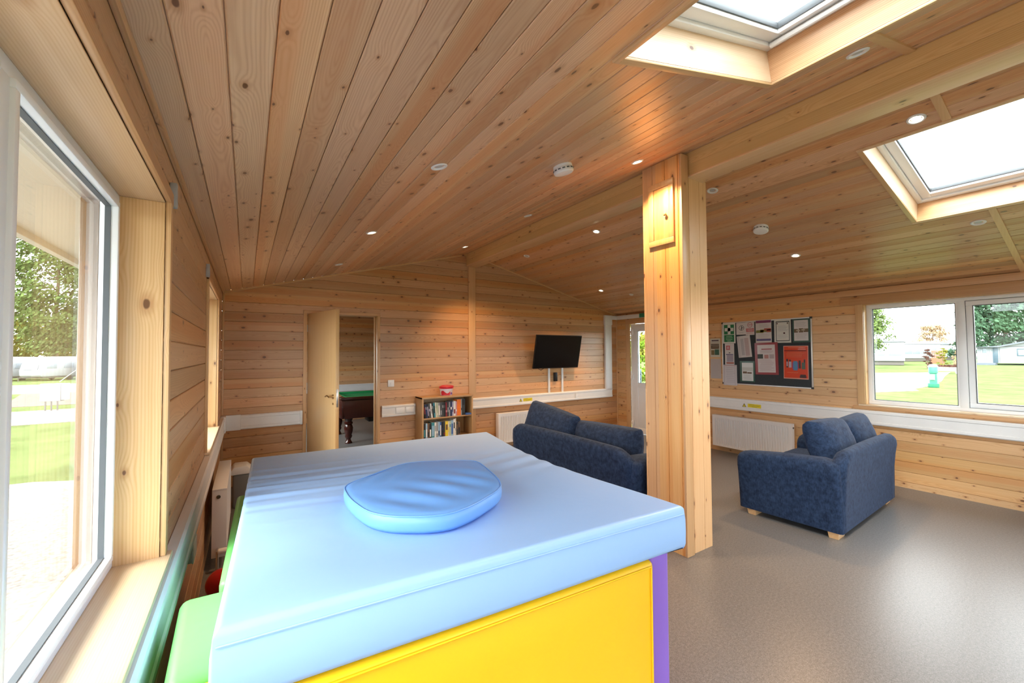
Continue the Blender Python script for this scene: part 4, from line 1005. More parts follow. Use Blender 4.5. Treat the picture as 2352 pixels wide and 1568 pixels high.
pp = paper('event_poster', 'bright orange red poster with a row of standing figures on the right of the board', 2.725, 1.598, 2.428, 1.155, dp_, (.66, .30, .22),
      [('orange_page', (.62, .055, .018), [(.025, .975, .02, .97)]), ('dark_heading', (.20, .02, .01), [(.04, .93, .135, .165)]), ('orange_text', (.66, .16, .06), lines(.1, .9, .19, .36, 6, .3, 6)+[(.2, .8, .045, .065), (.15, .6, .80, .815)]),
       ('figure_group_back', (.05, .04, .045), [(.12, .19, .40, .66), (.24, .30, .42, .50), (.62, .70, .44, .68), (.82, .88, .41, .56)]), ('figure_group_pale', (.46, .36, .42), [(.22, .33, .48, .66), (.13, .18, .48, .62)]),
       ('figure_group_violet', (.22, .10, .32), [(.37, .60, .50, .70)]), ('figure_group_blue', (.09, .22, .38), [(.41, .57, .46, .74)]), ('figure_group_green', (.10, .12, .09), [(.74, .88, .50, .70)]), ('dark_logo', (.07, .03, .03), [(.68, .90, .86, .90), (.66, .92, .90, .96)]), ('white_ribbon', (.66, .40, .32), [(.62, .88, .055, .07, .02), (.62, .92, .10, .115, -.04)])], rot=math.radians(.5), gloss=.2, cat='poster')
paper('framed_notice', 'pale framed notice with a green photograph left of the board, beside the pillar', 3.785, 1.730, 3.620, 1.440, .006, (.54, .52, .44),
      [('dark_heading', (.09, .07, .09), [(.15, .85, .07, .14)]), ('heading_rule', (.3, .28, .28), [(.1, .88, .19, .21)]), ('landscape_photo', (.12, .08, .05), [(.08, .88, .28, .55)]), ('photo_sky', (.28, .26, .22), [(.1, .85, .33, .37), (.2, .8, .43, .46)]), ('green_photo', (.05, .12, .08), [(.45, .88, .58, .88)]), ('brown_photo', (.20, .15, .07), [(.1, .42, .62, .88)])], cat='notice')
paper('handwritten_notice', 'plain pale sheet pinned below the framed notice left of the board', 3.786, 1.418, 3.614, 1.108, .004, (.46, .41, .40),
      [('faint_lines', (.42, .37, .37), lines(.1, .9, .08, .92, 10, .25, 12)), ('top_edge', (.52, .42, .30), [(0, 1, 0, .03)])], cat='notice')
# ================================================================== SOFT PLAY
def lerp(a, b_, t): return a+(b_-a)*t
SL = dict(nl=Vector((.186, 1.035)), nr=Vector((1.652, .985)), fl=Vector((.268, 2.690)), fr=Vector((1.776, 2.745)))
def slab_top(u, v):
    p = lerp(lerp(SL['nl'], SL['nr'], u), lerp(SL['fl'], SL['fr'], u), v)
    z = .966-.030*u-.006*v
    bell = max(0, math.sin(math.pi*min(1, v*1.0)))
    p = p-Vector((.085, 0))*bell**1.3*u**3           # right edge is pulled in
    p = p+Vector((.004, 0))*bell*(1-u)**3
    return p, z
def slab():
    bm = bmesh.new(); N = 150; r_ = .016; th = .158
    def wr(u, v, p):
        """creases in the cover: fans of small folds at the left and right edges"""
        h = 0
        fl = math.exp(-((v-.62)/.17)**2)*math.exp(-(u/.34)**1.6)
        h += .0042*fl*(math.sin(v*95+1.5*math.sin(u*6))+.6*math.sin(v*163+2+u*4))
        fr_ = math.exp(-((v-.50-.22*(1-u))/.13)**2)*math.exp(-((1-u)/.42)**2)
        h += .0036*fr_*math.sin((v+.22*(1-u))*70+.6)
        # hollow round the middle pad
        d = math.hypot((p.x-.85)/.42, (p.y-1.55)/.40)
        h -= .010*math.exp(-(d/1.15)**4)
        h += .0022*math.sin(u*5+1)*math.sin(v*4+.5)
        return h
    # cross-section over each edge through a rounded box map
    def P(a, b_, c):
        """a, b in [-1, 1] over the plan, c = 1 top, -1 bottom; a == +-1 or b == +-1 are sides"""
        pass
    top = {}
    def ease(t):      # denser sampling near the rims
        return t
    E_ = [0, .0008, .0025, .005, .0085, .012, .016]       # inset distances over the rounded rim
    def zr_(d): return 0 if d >= r_ else -(r_-math.sqrt(max(0, r_*r_-(r_-d)**2)))
    W_ = 1.46; H_ = 1.67
    us = [e/W_ for e in E_]+[E_[-1]/W_+(1-2*E_[-1]/W_)*k/N for k in range(1, N)]+[1-e/W_ for e in reversed(E_)]
    vs = [e/H_ for e in E_]+[E_[-1]/H_+(1-2*E_[-1]/H_)*k/N for k in range(1, N)]+[1-e/H_ for e in reversed(E_)]
    n, m_ = len(us), len(vs)
    G = []
    for i, u in enumerate(us):
        row = []
        for j, v in enumerate(vs):
            p, z = slab_top(u, v)
            du = min(u, 1-u)*W_; dv = min(v, 1-v)*H_
            z2 = z+wr(u, v, p)+min(zr_(du), zr_(dv))
            row.append(bm.verts.new((p.x, p.y, z2)))
        G.append(row)
    for i in range(n-1):
        for j in range(m_-1): bm.faces.new((G[i][j], G[i+1][j], G[i+1][j+1], G[i][j+1]))
    per = [(i, 0) for i in range(n-1)]+[(n-1, j) for j in range(m_-1)]+[(n-1-i, m_-1) for i in range(n-1)]+[(0, m_-1-j) for j in range(m_-1)]
    prev = [G[i][j] for i, j in per]
    ctr = Vector((.96, 1.86))
    rings = []
    for (dz, out) in ((-.012, .001), (-.035, .004), (-.080, .005), (-.125, .004), (-.138, .000), (-.143, -.008)):
        ring_ = []
        for (i, j), v0 in zip(per, [G[i][j] for i, j in per]):
            c = v0.co; d = Vector((c.x-ctr.x, c.y-ctr.y)); 
            nx = (-1 if i == 0 else 1 if i == n-1 else 0); ny = (-1 if j == 0 else 1 if j == m_-1 else 0)
            q = Vector((nx, ny, 0)); 
            if q.length: q.normalize()
            ring_.append(bm.verts.new(c+q*out+Vector((0, 0, dz))))
        for k in range(len(per)): bm.faces.new((prev[k], ring_[k], ring_[(k+1) % len(per)], prev[(k+1) % len(per)]))
        prev = ring_
    bm.faces.new(prev[::-1])
    bmesh.ops.recalc_face_normals(bm, faces=bm.faces)
    return bm
sp_ = thing('soft_play_mat', 'thick pale blue vinyl mat forming the roof of the soft play den', 'soft play mat', (.96, 1.86, .80))
child(slab(), 'mat_cover', 'v_blue', sp_, (.96, 1.86, .80), angle=60)
# seam welt round the near and side faces
bm = bm_new(); pts = []
for k in range(41):
    u = .004+.992*k/40; p, z = slab_top(u, 0); pts.append((p.x, p.y-.0035, z-.030))
tube(bm, pts, .0028, 6); child(bm, 'seam_welt', 'v_blue', sp_, (.96, 1.86, .80))
# padded insert in the middle
OUT = [(.560, 1.690), (.588, 1.742), (.680, 1.800), (.858, 1.912), (.960, 1.892), (1.149, 1.790), (1.165, 1.73), (1.140, 1.60), (1.108, 1.455), (1.060, 1.36), (.895, 1.265), (.80, 1.238), (.725, 1.258), (.625, 1.325), (.578, 1.405), (.557, 1.55)]
def smooth_loop(P, it=2):
    for _ in range(it):
        Q = []
        for a, b_ in zip(P, P[1:]+P[:1]): Q += [(a[0]*.78+b_[0]*.22, a[1]*.78+b_[1]*.22), (a[0]*.22+b_[0]*.78, a[1]*.22+b_[1]*.78)]
        P = Q
    return P
def insert_pad():
    bm = bmesh.new(); P = smooth_loop(OUT, 2); cx, cy_ = .862, 1.56
    P = [Vector((p[0], p[1])) for p in P]; C = Vector((cx, cy_))
    def zz(p, q):
        u = (p.x-.56)/.6; v = (p.y-1.24)/.67
        fold = .006*math.exp(-((v-.16-.25*u)/.20)**2)*math.sin((u*1.0+v*.75)*26)*(1-q**6)
        fold += .005*math.exp(-((u-.28)/.16)**2)*math.exp(-((v-.78)/.16)**2)*math.sin((u-v)*34)
        return 1.012+.012*(1-q*q)+fold
    rings = []
    NR = 26
    for k in range(1, NR+1):
        q = k/NR
        rings.append([bm.verts.new(((C+(p-C)*q).x, (C+(p-C)*q).y, zz(C+(p-C)*q, q)-(.004 if k == NR else 0))) for p in P])
    c0 = bm.verts.new((cx, cy_, zz(C, 0)))
    n = len(P)
    for i in range(n): bm.faces.new((c0, rings[0][i], rings[0][(i+1) % n]))
    for a, b_ in zip(rings, rings[1:]):
        for i in range(n): bm.faces.new((a[i], b_[i], b_[(i+1) % n], a[(i+1) % n]))
    prev = rings[-1]
    for s_, z in ((1.018, 1.004), (1.026, .985), (1.020, .965), (.985, .951)):
        rg = [bm.verts.new(((C+(p-C)*s_).x, (C+(p-C)*s_).y, z)) for p in P]
        for i in range(n): bm.faces.new((prev[i], rg[i], rg[(i+1) % n], prev[(i+1) % n]))
        prev = rg
    bm.faces.new(prev[::-1]); bmesh.ops.recalc_face_normals(bm, faces=bm.faces)
    return bm, P, C
pd = thing('soft_play_pad', 'darker blue eight sided pad lying in the middle of the blue mat', 'soft play pad', (.862, 1.56, .95))
bm, Pp, Cc = insert_pad(); child(bm, 'pad_cover', 'v_blue2', pd, (.862, 1.56, .95), angle=70)
bm = bm_new(); tube(bm, [((Cc+(p-Cc)*1.012).x, (Cc+(p-Cc)*1.012).y, 1.008) for p in Pp], .0028, 6, closed=True); child(bm, 'piped_edge', 'v_blue2', pd, (.862, 1.56, .95))
# panels below: yellow front, purple right side, green left side and green step
def rbox(bm, quad, z0, z1s, bev=.022):
    """panel with a plan quad and its own top height at every corner"""
    A = [bm.verts.new((x, y, z0)) for x, y in quad]; B = [bm.verts.new((x, y, z)) for (x, y), z in zip(quad, z1s)]
    fs = [bm.faces.new(A[::-1]), bm.faces.new(B)]
    n = 4
    for i in range(4): fs.append(bm.faces.new((A[i], A[(i+1) % n], B[(i+1) % n], B[i])))
    bmesh.ops.recalc_face_normals(bm, faces=fs)
    bmesh.ops.bevel(bm, geom=list({e for f in fs for e in f.edges}), offset=bev, segments=4, profile=.5, affect='EDGES')
    bmesh.ops.subdivide_edges(bm, edges=[e for e in bm.edges if e.calc_length() > .12], cuts=5, use_grid_fill=True)
t = thing('soft_play_wall', 'big yellow vinyl panel under the near edge of the blue mat', 'soft play wall', (.8, 1.05, 0))
bm = bm_new(); rbox(bm, [(.128, 1.035), (1.500, 1.003), (1.500, 1.105), (.135, 1.170)], 0, [.802, .764, .764, .800]); child(bm, 'panel_cover', 'v_yel', t, (.8, 1.05, 0), angle=60)
bm = bm_new(); tube(bm, [(.15, 1.030, .785), (1.476, 1.0, .748)], .003, 6); child(bm, 'seam_welt', 'v_yel', t, (.8, 1.05, 0))
bm = bm_new(); tube(bm, [(1.476, 1.0, .745), (1.476, 1.0, .03)], .003, 6); child(bm, 'seam_welt', 'v_yel', t, (.8, 1.05, 0))
t = thing('soft_play_wall', 'purple vinyl panel showing right of the yellow one under the mat', 'soft play wall', (1.56, 1.9, 0))
bm = bm_new(); rbox(bm, [(1.503, 1.030), (1.622, 1.030), (1.70, 2.60), (1.60, 2.60)], 0, [.772, .772, .770, .770]); child(bm, 'panel_cover', 'v_pur', t, (1.56, 1.9, 0), angle=60)
t = thing('soft_play_wall', 'green vinyl side panel running away along the left edge of the mat', 'soft play wall', (.22, 2.1, 0))
bm = bm_new(); rbox(bm, [(.172, 1.615), (.30, 1.615), (.345, 2.56), (.205, 2.56)], 0, [.803, .800, .798, .802], .018); child(bm, 'panel_cover', 'v_grn', t, (.22, 2.1, 0), angle=60)
t = thing('soft_play_step', 'bright green vinyl block between the left wall and the near end of the mat', 'soft play block', (.2, 1.39, 0))
bm = bm_new(); rbox(bm, [(.090, 1.185), (.36, 1.185), (.36, 1.575), (.080, 1.575)], 0, [.803, .798, .798, .803], .026); child(bm, 'block_cover', 'v_grn', t, (.2, 1.39, 0), angle=60)
t = thing('play_ball', 'red plastic ball on the floor under the left wall radiator', 'ball', (.12, 3.22, .085))
bm = bm_new(); bmesh.ops.create_uvsphere(bm, u_segments=28, v_segments=18, radius=.085); finish(bm, 'ball_shell', plain('red plastic', (.5, .01, .015), .3), t)
# bin in the corner
t = thing('swing_bin', 'grey bin with a white lid in the far left corner behind the radiator', 'bin', (.195, 5.05, 0))
M['bingrey'] = plain('grey bin plastic', (.18, .18, .18), .4)
bm = bm_new(); box(bm, -.06, .085, -.10, .10, 0, .33, .02, 3); finish(bm, 'bin_body', 'bingrey', t)
bm = bm_new(); prism(bm, [(-.075, .33), (.10, .33), (.105, .365), (.06, .41), (-.05, .41), (-.08, .365)], 'y', -.112, .112, .01); finish(bm, 'bin_lid', 'white', t)

# ================================================================== SOFAS
def arm_bm(side, Dp, z_front, z_back, x_out, th, lean):
    """sofa arm: side = -1 outer face to the left. profile runs outer bottom -> rolled top -> inner bottom"""
    bm = bmesh.new()
    ys = [(0.0, .93, .80), (.02, .985, .97), (.06, 1.0, 1), (.16, 1.0, 1), (.36, 1, 1), (.58, 1, 1), (.76, 1.0, 1), (.84, 1.0, 1), (.90, .99, .98), (.925, .96, .90), (.935, .90, .75)]
    secs = []
    for f, sc_, wd in ys:
        y = f*Dp/.935
        H = lerp(z_back, z_front, max(0, min(1, (f-.12)/.75))**1.5)
        if f < .12: H = lerp(z_back-.03, z_back, f/.12)
        H *= (1 if f < .84 else 1-.25*((f-.84)/.095)**3*.3)
        prof = [(.0-lean*.0, .055), (-lean*.3, .20), (-lean*.75, H-.16), (-lean*.98, H-.10), (-lean, H-.055), (-lean*.85, H-.022), (-lean*.3, H-.003), (th*.32, H), (th*.62, H-.008), (th*.88, H-.035), (th*.98, H-.075), (th*.97, H-.13), (th*.96, .30), (th*.96, .055)]
        cxm = th*.45; secs.append([((x-cxm)*wd+cxm, y, z) for x, z in prof])
    V = [[bm.verts.new((x_out-side*x if side < 0 else x_out-x, y, z)) for x, y, z in s_] for s_ in secs]
    for a, b_ in zip(V, V[1:]):
        for i in range(len(a)-1): bm.faces.new((a[i], a[i+1], b_[i+1], b_[i]))
        bm.faces.new((a[-1], a[0], b_[0], b_[-1]))
    bm.faces.new(V[0][::-1]); bm.faces.new(V[-1]); bmesh.ops.recalc_face_normals(bm, faces=bm.faces)
    bmesh.ops.subdivide_edges(bm, edges=bm.edges[:], cuts=1, smooth=.0)
    return bm
def sofa(name, label, Wd, loc, rotz, seed, lean_c=(0, 0), cush_tilt=(0, 0), cw=.03, zoff=(0, 0), roll=(0, 0), ct=.20):
    """local x = width (0..Wd at the base), y = depth from the back (0) to the front, z up"""
    t = thing(name, label, 'sofa', loc, (0, 0, rotz), None)
    Dp = .80; th = .19; lean = .055; rr = random.Random(seed)
    a = finish(arm_bm(-1, Dp, .585, .640, 0.0, th, lean), 'arm', 'navy', t, angle=80)
    b_ = finish(arm_bm(1, Dp, .585, .640, Wd, th, lean), 'arm', 'navy', t, angle=80)
    # back: shaped panel leaning outwards, with sloping shoulders
    bm = bmesh.new()
    def zt(u):  # top line of the back across the width, 0..1
        e = min(u, 1-u)*Wd
        return .700-.085*max(0, 1-e/.16)**1.6+.012*math.sin(math.pi*u)
    n = 28; V = []
    prof = [(0, .055), (-.004, .25), (-.022, .50), (-.034, 1.0-.06), (-.030, 1.0-.02), (-.006, 1.0), (.035, 1.0), (.068, 1.0-.025), (.08, 1.0-.07), (.12, .40), (.16, .30)]
    for i in range(n+1):
        u = i/n; u = .5-.5*math.cos(math.pi*u); x = .035+(Wd-.07)*u; x += (u-.5)*.10
        row = []
        for y, z in prof:
            if z > .6: zz = zt(u)-(1.0-z)
            else: zz = z
            xx = lerp(.035+(Wd-.07)*u, x, min(1, zz/.65))
            e = min(u, 1-u)*Wd
            yy = y+.03*max(0, 1-e/.05)**2
            row.append(bm.verts.new((xx, yy, zz)))
        V.append(row)
    for a_, c_ in zip(V, V[1:]):
        for k in range(len(prof)-1): bm.faces.new((a_[k], a_[k+1], c_[k+1], c_[k]))
    bm.faces.new(V[0]); bm.faces.new(V[-1][::-1])
    for a_, c_ in zip(V, V[1:]): bm.faces.new((a_[0], c_[0], c_[-1], a_[-1]))
    bmesh.ops.recalc_face_normals(bm, faces=bm.faces)
    finish(bm, 'back_panel', 'navy', t, angle=60)
    bm = bm_new(); box(bm, th*.9, Wd-th*.9, .10, Dp-.035, .055, .30, .02, 3); finish(bm, 'seat_base', 'navy', t)
    bm = bm_new(); box(bm, .02, Wd-.02, .02, Dp-.05, .05, .075); finish(bm, 'underside', 'ink', t, smooth=False)
    iw = (Wd-2*th)/2
    for k in range(2):
        cx = th+iw*(k+.5)
        bm = cushion_bm(iw-.006, .60, .155, .7, seed=seed+k); o = finish(bm, 'seat_cushion', 'navy', t, angle=80, loc=(cx, .48, .375))
        bm = bm_new(); tube(bm, outline_pts(iw-.010, .596, .052), .004, 6, True); finish(bm, 'piping', 'pipe', o)
    for k in range(2):
        cx = th+iw*(k+.5)+lean_c[k]
        bm = cushion_bm(iw+cw, .46, ct, .42, n=16, seed=seed+7+k, wrinkle=.007)
        o = finish(bm, 'back_cushion', 'navy', t, angle=85, loc=(cx, .215+cush_tilt[k]*.2, .655+zoff[k]), rot=Euler((math.radians(72)+cush_tilt[k]*.35, 0, 0)).to_matrix().to_4x4().__matmul__(Matrix.Rotation(roll[k], 4, 'Z')).to_euler())
        for zz in (.042, -.042):
            bm = bm_new(); tube(bm, outline_pts(iw+cw-.004, .455, zz, p=6), .0045, 6, True); finish(bm, 'piping', 'pipe', o)
    for fx, fy in ((.01, .03), (Wd-.17, .03), (.01, Dp-.14), (Wd-.17, Dp-.14)):
        bm = bmesh.new(); 
        A = [(fx, fy), (fx+.16, fy), (fx+.16, fy+.075), (fx, fy+.075)]; cx_, cy2 = fx+.08, fy+.037
        lo_ = [bm.verts.new((cx_+(x-cx_)*.82, cy2+(y-cy2)*.85, 0)) for x, y in A]; hi_ = [bm.verts.new((x, y, .055)) for x, y in A]
        bm.faces.new(lo_[::-1]); bm.faces.new(hi_)
        for i in range(4): bm.faces.new((lo_[i], lo_[(i+1) % 4], hi_[(i+1) % 4], hi_[i]))
        finish(bm, 'foot', 'foot', t, smooth=False)
    return t
sofa('sofa', 'blue two seat sofa right of the pillar, its side arm towards the camera', 1.50, (4.245, 1.372, 0), math.radians(2.5), 5, (.06, .17), (0, 0), .10, (.0, -.03), (-.05, .02), .24)
sofa('sofa', 'dark blue sofa behind the blue mat with its back to the camera and slumped cushions', 1.78, (2.925, 4.14, 0), math.radians(-90), 21, (-.15, -.04), (.10, .45), .10, (.005, -.085), (-.12, .03), .25)

# ================================================================== POOL TABLE
pt = thing('pool_table', 'dark mahogany pool table with green cloth seen through the open door', 'pool table', (2.6, 7.95, 0))
M['mahog'] = wood('dark mahogany', 'z', 'x', 'y', seed=131, knots=0, vary=.2, light=(.065, .014, .010), dark=(.035, .008, .006), rough=.18)
M['cloth'] = plain('green pool cloth', (.010, .30, .085), .9, noise=.08, nscale=60)
tb_ = (2.6, 7.95, 0)
hx, hy = 1.03, .60
bm = bm_new(); prism(bm, [(-hx+.02, .735), (hx-.02, .735), (hx-.07, .43), (-hx+.07, .43)], 'y', -hy+.02, -hy+.05, .004); finish(bm, 'apron', 'mahog', pt)
bm = bm_new(); prism(bm, [(-hx+.02, .735), (hx-.02, .735), (hx-.07, .43), (-hx+.07, .43)], 'y', hy-.05, hy-.02, .004); finish(bm, 'apron', 'mahog', pt)
bm = bm_new(); box(bm, -hx+.02, -hx+.06, -hy+.04, hy-.04, .43, .735, .004); finish(bm, 'apron', 'mahog', pt)
bm = bm_new(); box(bm, hx-.06, hx-.02, -hy+.04, hy-.04, .43, .735, .004); finish(bm, 'apron', 'mahog', pt)
bm = bm_new(); ring(bm, 'z', 0, 0, 0, 0, 0, 0, 0, 0) if False else None
for r_ in ((-hx, hx, -hy, -hy+.09), (-hx, hx, hy-.09, hy), (-hx, -hx+.09, -hy+.09, hy-.09), (hx-.09, hx, -hy+.09, hy-.09)):
    b2 = bm_new(); box(b2, *r_, .74, .79, .01, 3); finish(b2, 'rail', 'mahog', pt)
for r_ in ((-hx+.10, hx-.10, -hy+.085, -hy+.13), (-hx+.10, hx-.10, hy-.13, hy-.085), (-hx+.085, -hx+.13, -hy+.13, hy-.13), (hx-.13, hx-.085, -hy+.13, hy-.13)):
    b2 = bm_new(); box(b2, *r_, .755, .793, .008, 2); finish(b2, 'cushion_rail', 'cloth', pt)
b2 = bm_new(); box(b2, -hx+.08, hx-.08, -hy+.08, hy-.08, .72, .758); finish(b2, 'playing_surface', 'cloth', pt, smooth=False)
for x in (-hx+.15, hx-.15):
    for y in (-hy+.13, hy-.13):
        b2 = bm_new(); lathe(b2, [(.055, 0), (.058, .02), (.045, .04), (.035, .07), (.052, .10), (.058, .12), (.050, .15), (.066, .20), (.074, .26), (.060, .305), (.052, .32), (.068, .335), (.068, .355), (.05, .37), (.06, .40), (.078, .43), (.078, .46)], 28, Matrix.Translation((x, y, 0)))
        box(b2, x-.085, x+.085, y-.085, y+.085, .455, .735, .006); finish(b2, 'leg', 'mahog', pt)
b2 = bm_new(); box(b2, -.55, .1, -hy+.10, -hy+.40, .34, .43, .004); finish(b2, 'ball_return_box', 'black', pt)
b2 = bm_new(); lathe(b2, [(.012, 0), (.012, .006)], 14, Matrix.Translation((-.42, -hy+.019, .60)) @ Matrix.Rotation(math.pi/2, 4, 'X')); finish(b2, 'lock', 'steel', pt)
# ================================================================== OUTSIDE
G = -.35
M['grass'] = plain('mown grass', (.098, .128, .048), .9, spec=.0, noise=.22, nscale=1.3)
M['gravel'] = plain('pale gravel', (.23, .205, .19), .9, spec=.0, noise=.35, nscale=26)
M['tarmac'] = plain('pale road', (.21, .195, .19), .9, spec=.0, noise=.12, nscale=3)
M['verge'] = plain('bare reddish verge', (.17, .125, .11), .9, spec=.0, noise=.2, nscale=5)
M['cvw'] = plain('caravan white', (.27, .28, .295), .3)
M['cvwin'] = plain('caravan tinted window', (.20, .23, .26), .12)
M['cvdk'] = plain('dark underside', (.10, .09, .08), .8)
M['leafg'] = plain('pine needles', (.095, .135, .042), .8, spec=.0, noise=.35, nscale=1.2)
M['leafy'] = plain('yellow green leaves', (.17, .17, .03), .8, spec=.0, noise=.3, nscale=1.2)
M['leafd'] = plain('dark conifer leaves', (.050, .095, .055), .8, spec=.0, noise=.4, nscale=1.2)
M['leafr'] = plain('reddish leaves', (.10, .05, .04), .8, spec=.0, noise=.3, nscale=2)
M['bark'] = plain('bark', (.14, .09, .06), .9, noise=.3, nscale=10, bump=.5)
M['slate'] = plain('blue grey roof', (.095, .11, .13), .7, noise=.08, nscale=3)
M['hutw'] = plain('pale grey boarding', (.24, .26, .28), .6)
M['hutd'] = plain('slate blue paint', (.05, .08, .10), .5)
M['fencew'] = plain('orange fence', (.24, .085, .04), .6)
M['dustg'] = plain('green post paint', (.02, .17, .10), .4)
M['soffit'] = plain('grey soffit board', (.50, .53, .48), .6)
def ground(name, label, pts, z, mat, cat='ground'):
    bm = bm_new(); prism(bm, pts, 'z', z-.05, z); o = finish(bm, name, mat, smooth=False); return struct(o, label, cat)
def gz(x, y):
    q = max(0, min(1, (y-40)/22)); return G-.78*q*q*(3-2*q)*(1 if x < 0 else max(0, 1-x/25))
bm = bm_new()
gx = [-140, -100, -70, -50, -40, -30, -22, -15, -8, -3, 0, 3, 8, 15, 25, 40, 70, 120, 200]; gy = [-60, -30, 0, 20, 40, 43, 46, 49, 52, 55, 58, 62, 70, 90, 120, 170]
gv = [[bm.verts.new((x, y, gz(x, y))) for y in gy] for x in gx]
for a, b_ in zip(gv, gv[1:]):
    for k in range(len(gy)-1): bm.faces.new((a[k], b_[k], b_[k+1], a[k+1]))
struct(finish(bm, 'floor_lawn', 'grass', smooth=False), 'grass around the building', 'ground')
def patch(name, label, pts, dz, mat):
    bm = bm_new(); prism(bm, pts, 'z', G-.02, G+dz); o = finish(bm, name, mat, smooth=False); return struct(o, label, 'ground')
patch('floor_gravel', 'pale gravel beside the building', [(-60, -12), (-.35, -12), (-.35, 8.0), (-2.4, 9.0), (-9, 9.3), (-30, 8.6)], .012, 'gravel')
patch('floor_path', 'pale gravel path beyond the grass', [(-40, 15.0), (-4, 16.6), (3, 17.2), (3, 21.6), (-6, 20.6), (-40, 18.5)], .012, 'gravel')
patch('floor_path', 'bare strip behind the path', [(-7.2, 22.5), (3, 22.5), (3, 30), (-9, 30)], .010, 'verge')
patch('floor_road', 'road in front of the caravans', [(-70, 30), (20, 30), (20, 39), (-70, 39)], .014, 'tarmac')
patch('floor_road', 'road seen through the right window', [(26.2, 26), (25.7, 7.2), (27.2, 6.3), (31, 6.4), (36, 7.0), (43, 8.2), (51, 9.4), (44.5, 13.0), (40.5, 26)], .014, 'tarmac')
patch('floor_verge', 'bare reddish verge by the road', [(24.2, 26), (23.6, 6.9), (26.5, 5.9), (27.4, 6.2), (25.8, 7.2), (26.2, 26)], .012, 'verge')

# eaves of this building
for nm, (xa, xb) in (('left', (-.72, -.12)), ('right', (W+.1, W+.62))):
    rt = struct(thing('trim_%d' % (60 if nm == 'left' else 61), 'roof overhang outside the %s windows' % nm, 'eaves'))
    zs = 2.155 if nm == 'left' else 2.24
    bm = bm_new(); box(bm, xa, xb, Y0-.3, D+4.6, zs, zs+.02); finish(bm, 'soffit_board', 'soffit', rt, smooth=False)
    xe = xa if nm == 'left' else xb
    bm = bm_new(); box(bm, xe-.02, xe+.02, Y0-.3, D+4.6, zs-.035, zs+.16, .003); finish(bm, 'fascia_board', 'soffit', rt, smooth=False)

# ---- caravans
def caravan(label, loc, rotz, L_=5.6, Wc=2.2, H=2.25, scale=1.0):
    """touring caravan: long axis x, side windows facing -y"""
    t = thing('touring_caravan', label, 'caravan', loc, (0, 0, rotz), 'white touring caravans beyond the road')
    t.scale = (scale,)*3
    P = [(-L_/2+.10, .45), (-L_/2, .62), (-L_/2-.03, 1.1), (-L_/2+.18, 1.75), (-L_/2+.55, 2.30), (-L_/2+.95, H+.25), (0, H+.32), (L_/2-.5, H+.25), (L_/2-.12, 2.25), (L_/2, 1.6), (L_/2, .6), (L_/2-.1, .45)]
    bm = bm_new(); prism(bm, P, 'y', -Wc/2, Wc/2, .05); finish(bm, 'caravan_body', 'cvw', t, angle=40)
    bm = bm_new(); box(bm, -L_/2+.3, L_/2-.3, -Wc/2+.1, Wc/2-.1, .28, .46); finish(bm, 'chassis', 'cvdk', t, smooth=False)
    for y in (-Wc/2+.02, Wc/2-.2):
        bm = bm_new(); lathe(bm, [(.02, 0), (.31, .01), (.33, .04), (.33, .14), (.31, .17), (.02, .18)], 24, Matrix.Translation((.2, y, .33)) @ Matrix.Rotation(-math.pi/2, 4, 'X')); finish(bm, 'wheel', 'ink', t)
    for xa, xb in ((-L_/2+.55, -L_/2+1.55), (-.55, .5), (L_/2-1.5, L_/2-.6)):
        bm = bm_new(); prism(bm, [(xa, 1.30), (xb, 1.30), (xb, 1.85), (xa+.18, 1.85)], 'y', -Wc/2-.02, -Wc/2+.01, .01); finish(bm, 'side_window', 'cvwin', t)
    bm = bm_new()
    a = Vector((-L_/2-.035, 0, 1.20)); b_ = Vector((-L_/2+.17, 0, 1.78)); n = Vector((-.4, 0, .14)).normalized()*.02
    vs = [bm.verts.new(v) for v in (a+n+Vector((0, -.8, 0)), a+n+Vector((0, .8, 0)), b_+n+Vector((0, .75, 0)), b_+n+Vector((0, -.75, 0)))]; bm.faces.new(vs)
    finish(bm, 'front_window', 'cvwin', t, smooth=False)
    bm = bm_new(); tube(bm, [(-L_/2+.3, -.5, .40), (-L_/2-1.1, 0, .42), (-L_/2+.3, .5, .40)], .04, 8); tube(bm, [(-L_/2-1.0, 0, .45), (-L_/2-1.0, 0, .02)], .03, 8); finish(bm, 'tow_hitch', 'cvdk', t)
    return t
GC = G-.78
caravan('leftmost touring caravan through the near window, with one grey side window', (-21.0, 66.6, GC), math.radians(52), 6.0)
caravan('round fronted touring caravan in the middle through the near window', (-17.2, 65.6, GC), math.radians(58), 5.6)
caravan('touring caravan at the right through the near window, beside the grey post', (-13.2, 66.6, GC), math.radians(60), 5.6)
t = thing('awning_post', 'thin grey post with a slanting stay beside the right hand touring caravan', 'post', (-8.6, 39.9, G)); t.location = (-12.0, 50.0, gz(-12, 50))
bm = bm_new(); tube(bm, [(0, 0, 0), (0, 0, 2.3)], .035, 8); finish(bm, 'upright', 'steel', t)
bm = bm_new(); tube(bm, [(-1.0, 0, .0), (0, 0, 1.0)], .025, 8); finish(bm, 'stay', 'steel', t)
t = thing('meter_cabinet', 'white service cabinet on short legs on the path outside the near window', 'cabinet', (-5.3, 20.3, G+.01), (0, 0, math.radians(-14)))
bm = bm_new(); box(bm, -.27, .27, -.12, .12, .32, .92, .02); finish(bm, 'cabinet_body', 'cvw', t)
bm = bm_new(); box(bm, .27, .42, -.10, .10, .36, .92, .02); finish(bm, 'side_box', 'greyp', t)
for x in (-.18, -.02, .14): 
    bm = bm_new(); tube(bm, [(x, 0, 0), (x, 0, .33)], .022, 8); finish(bm, 'leg', 'dkmetal', t)
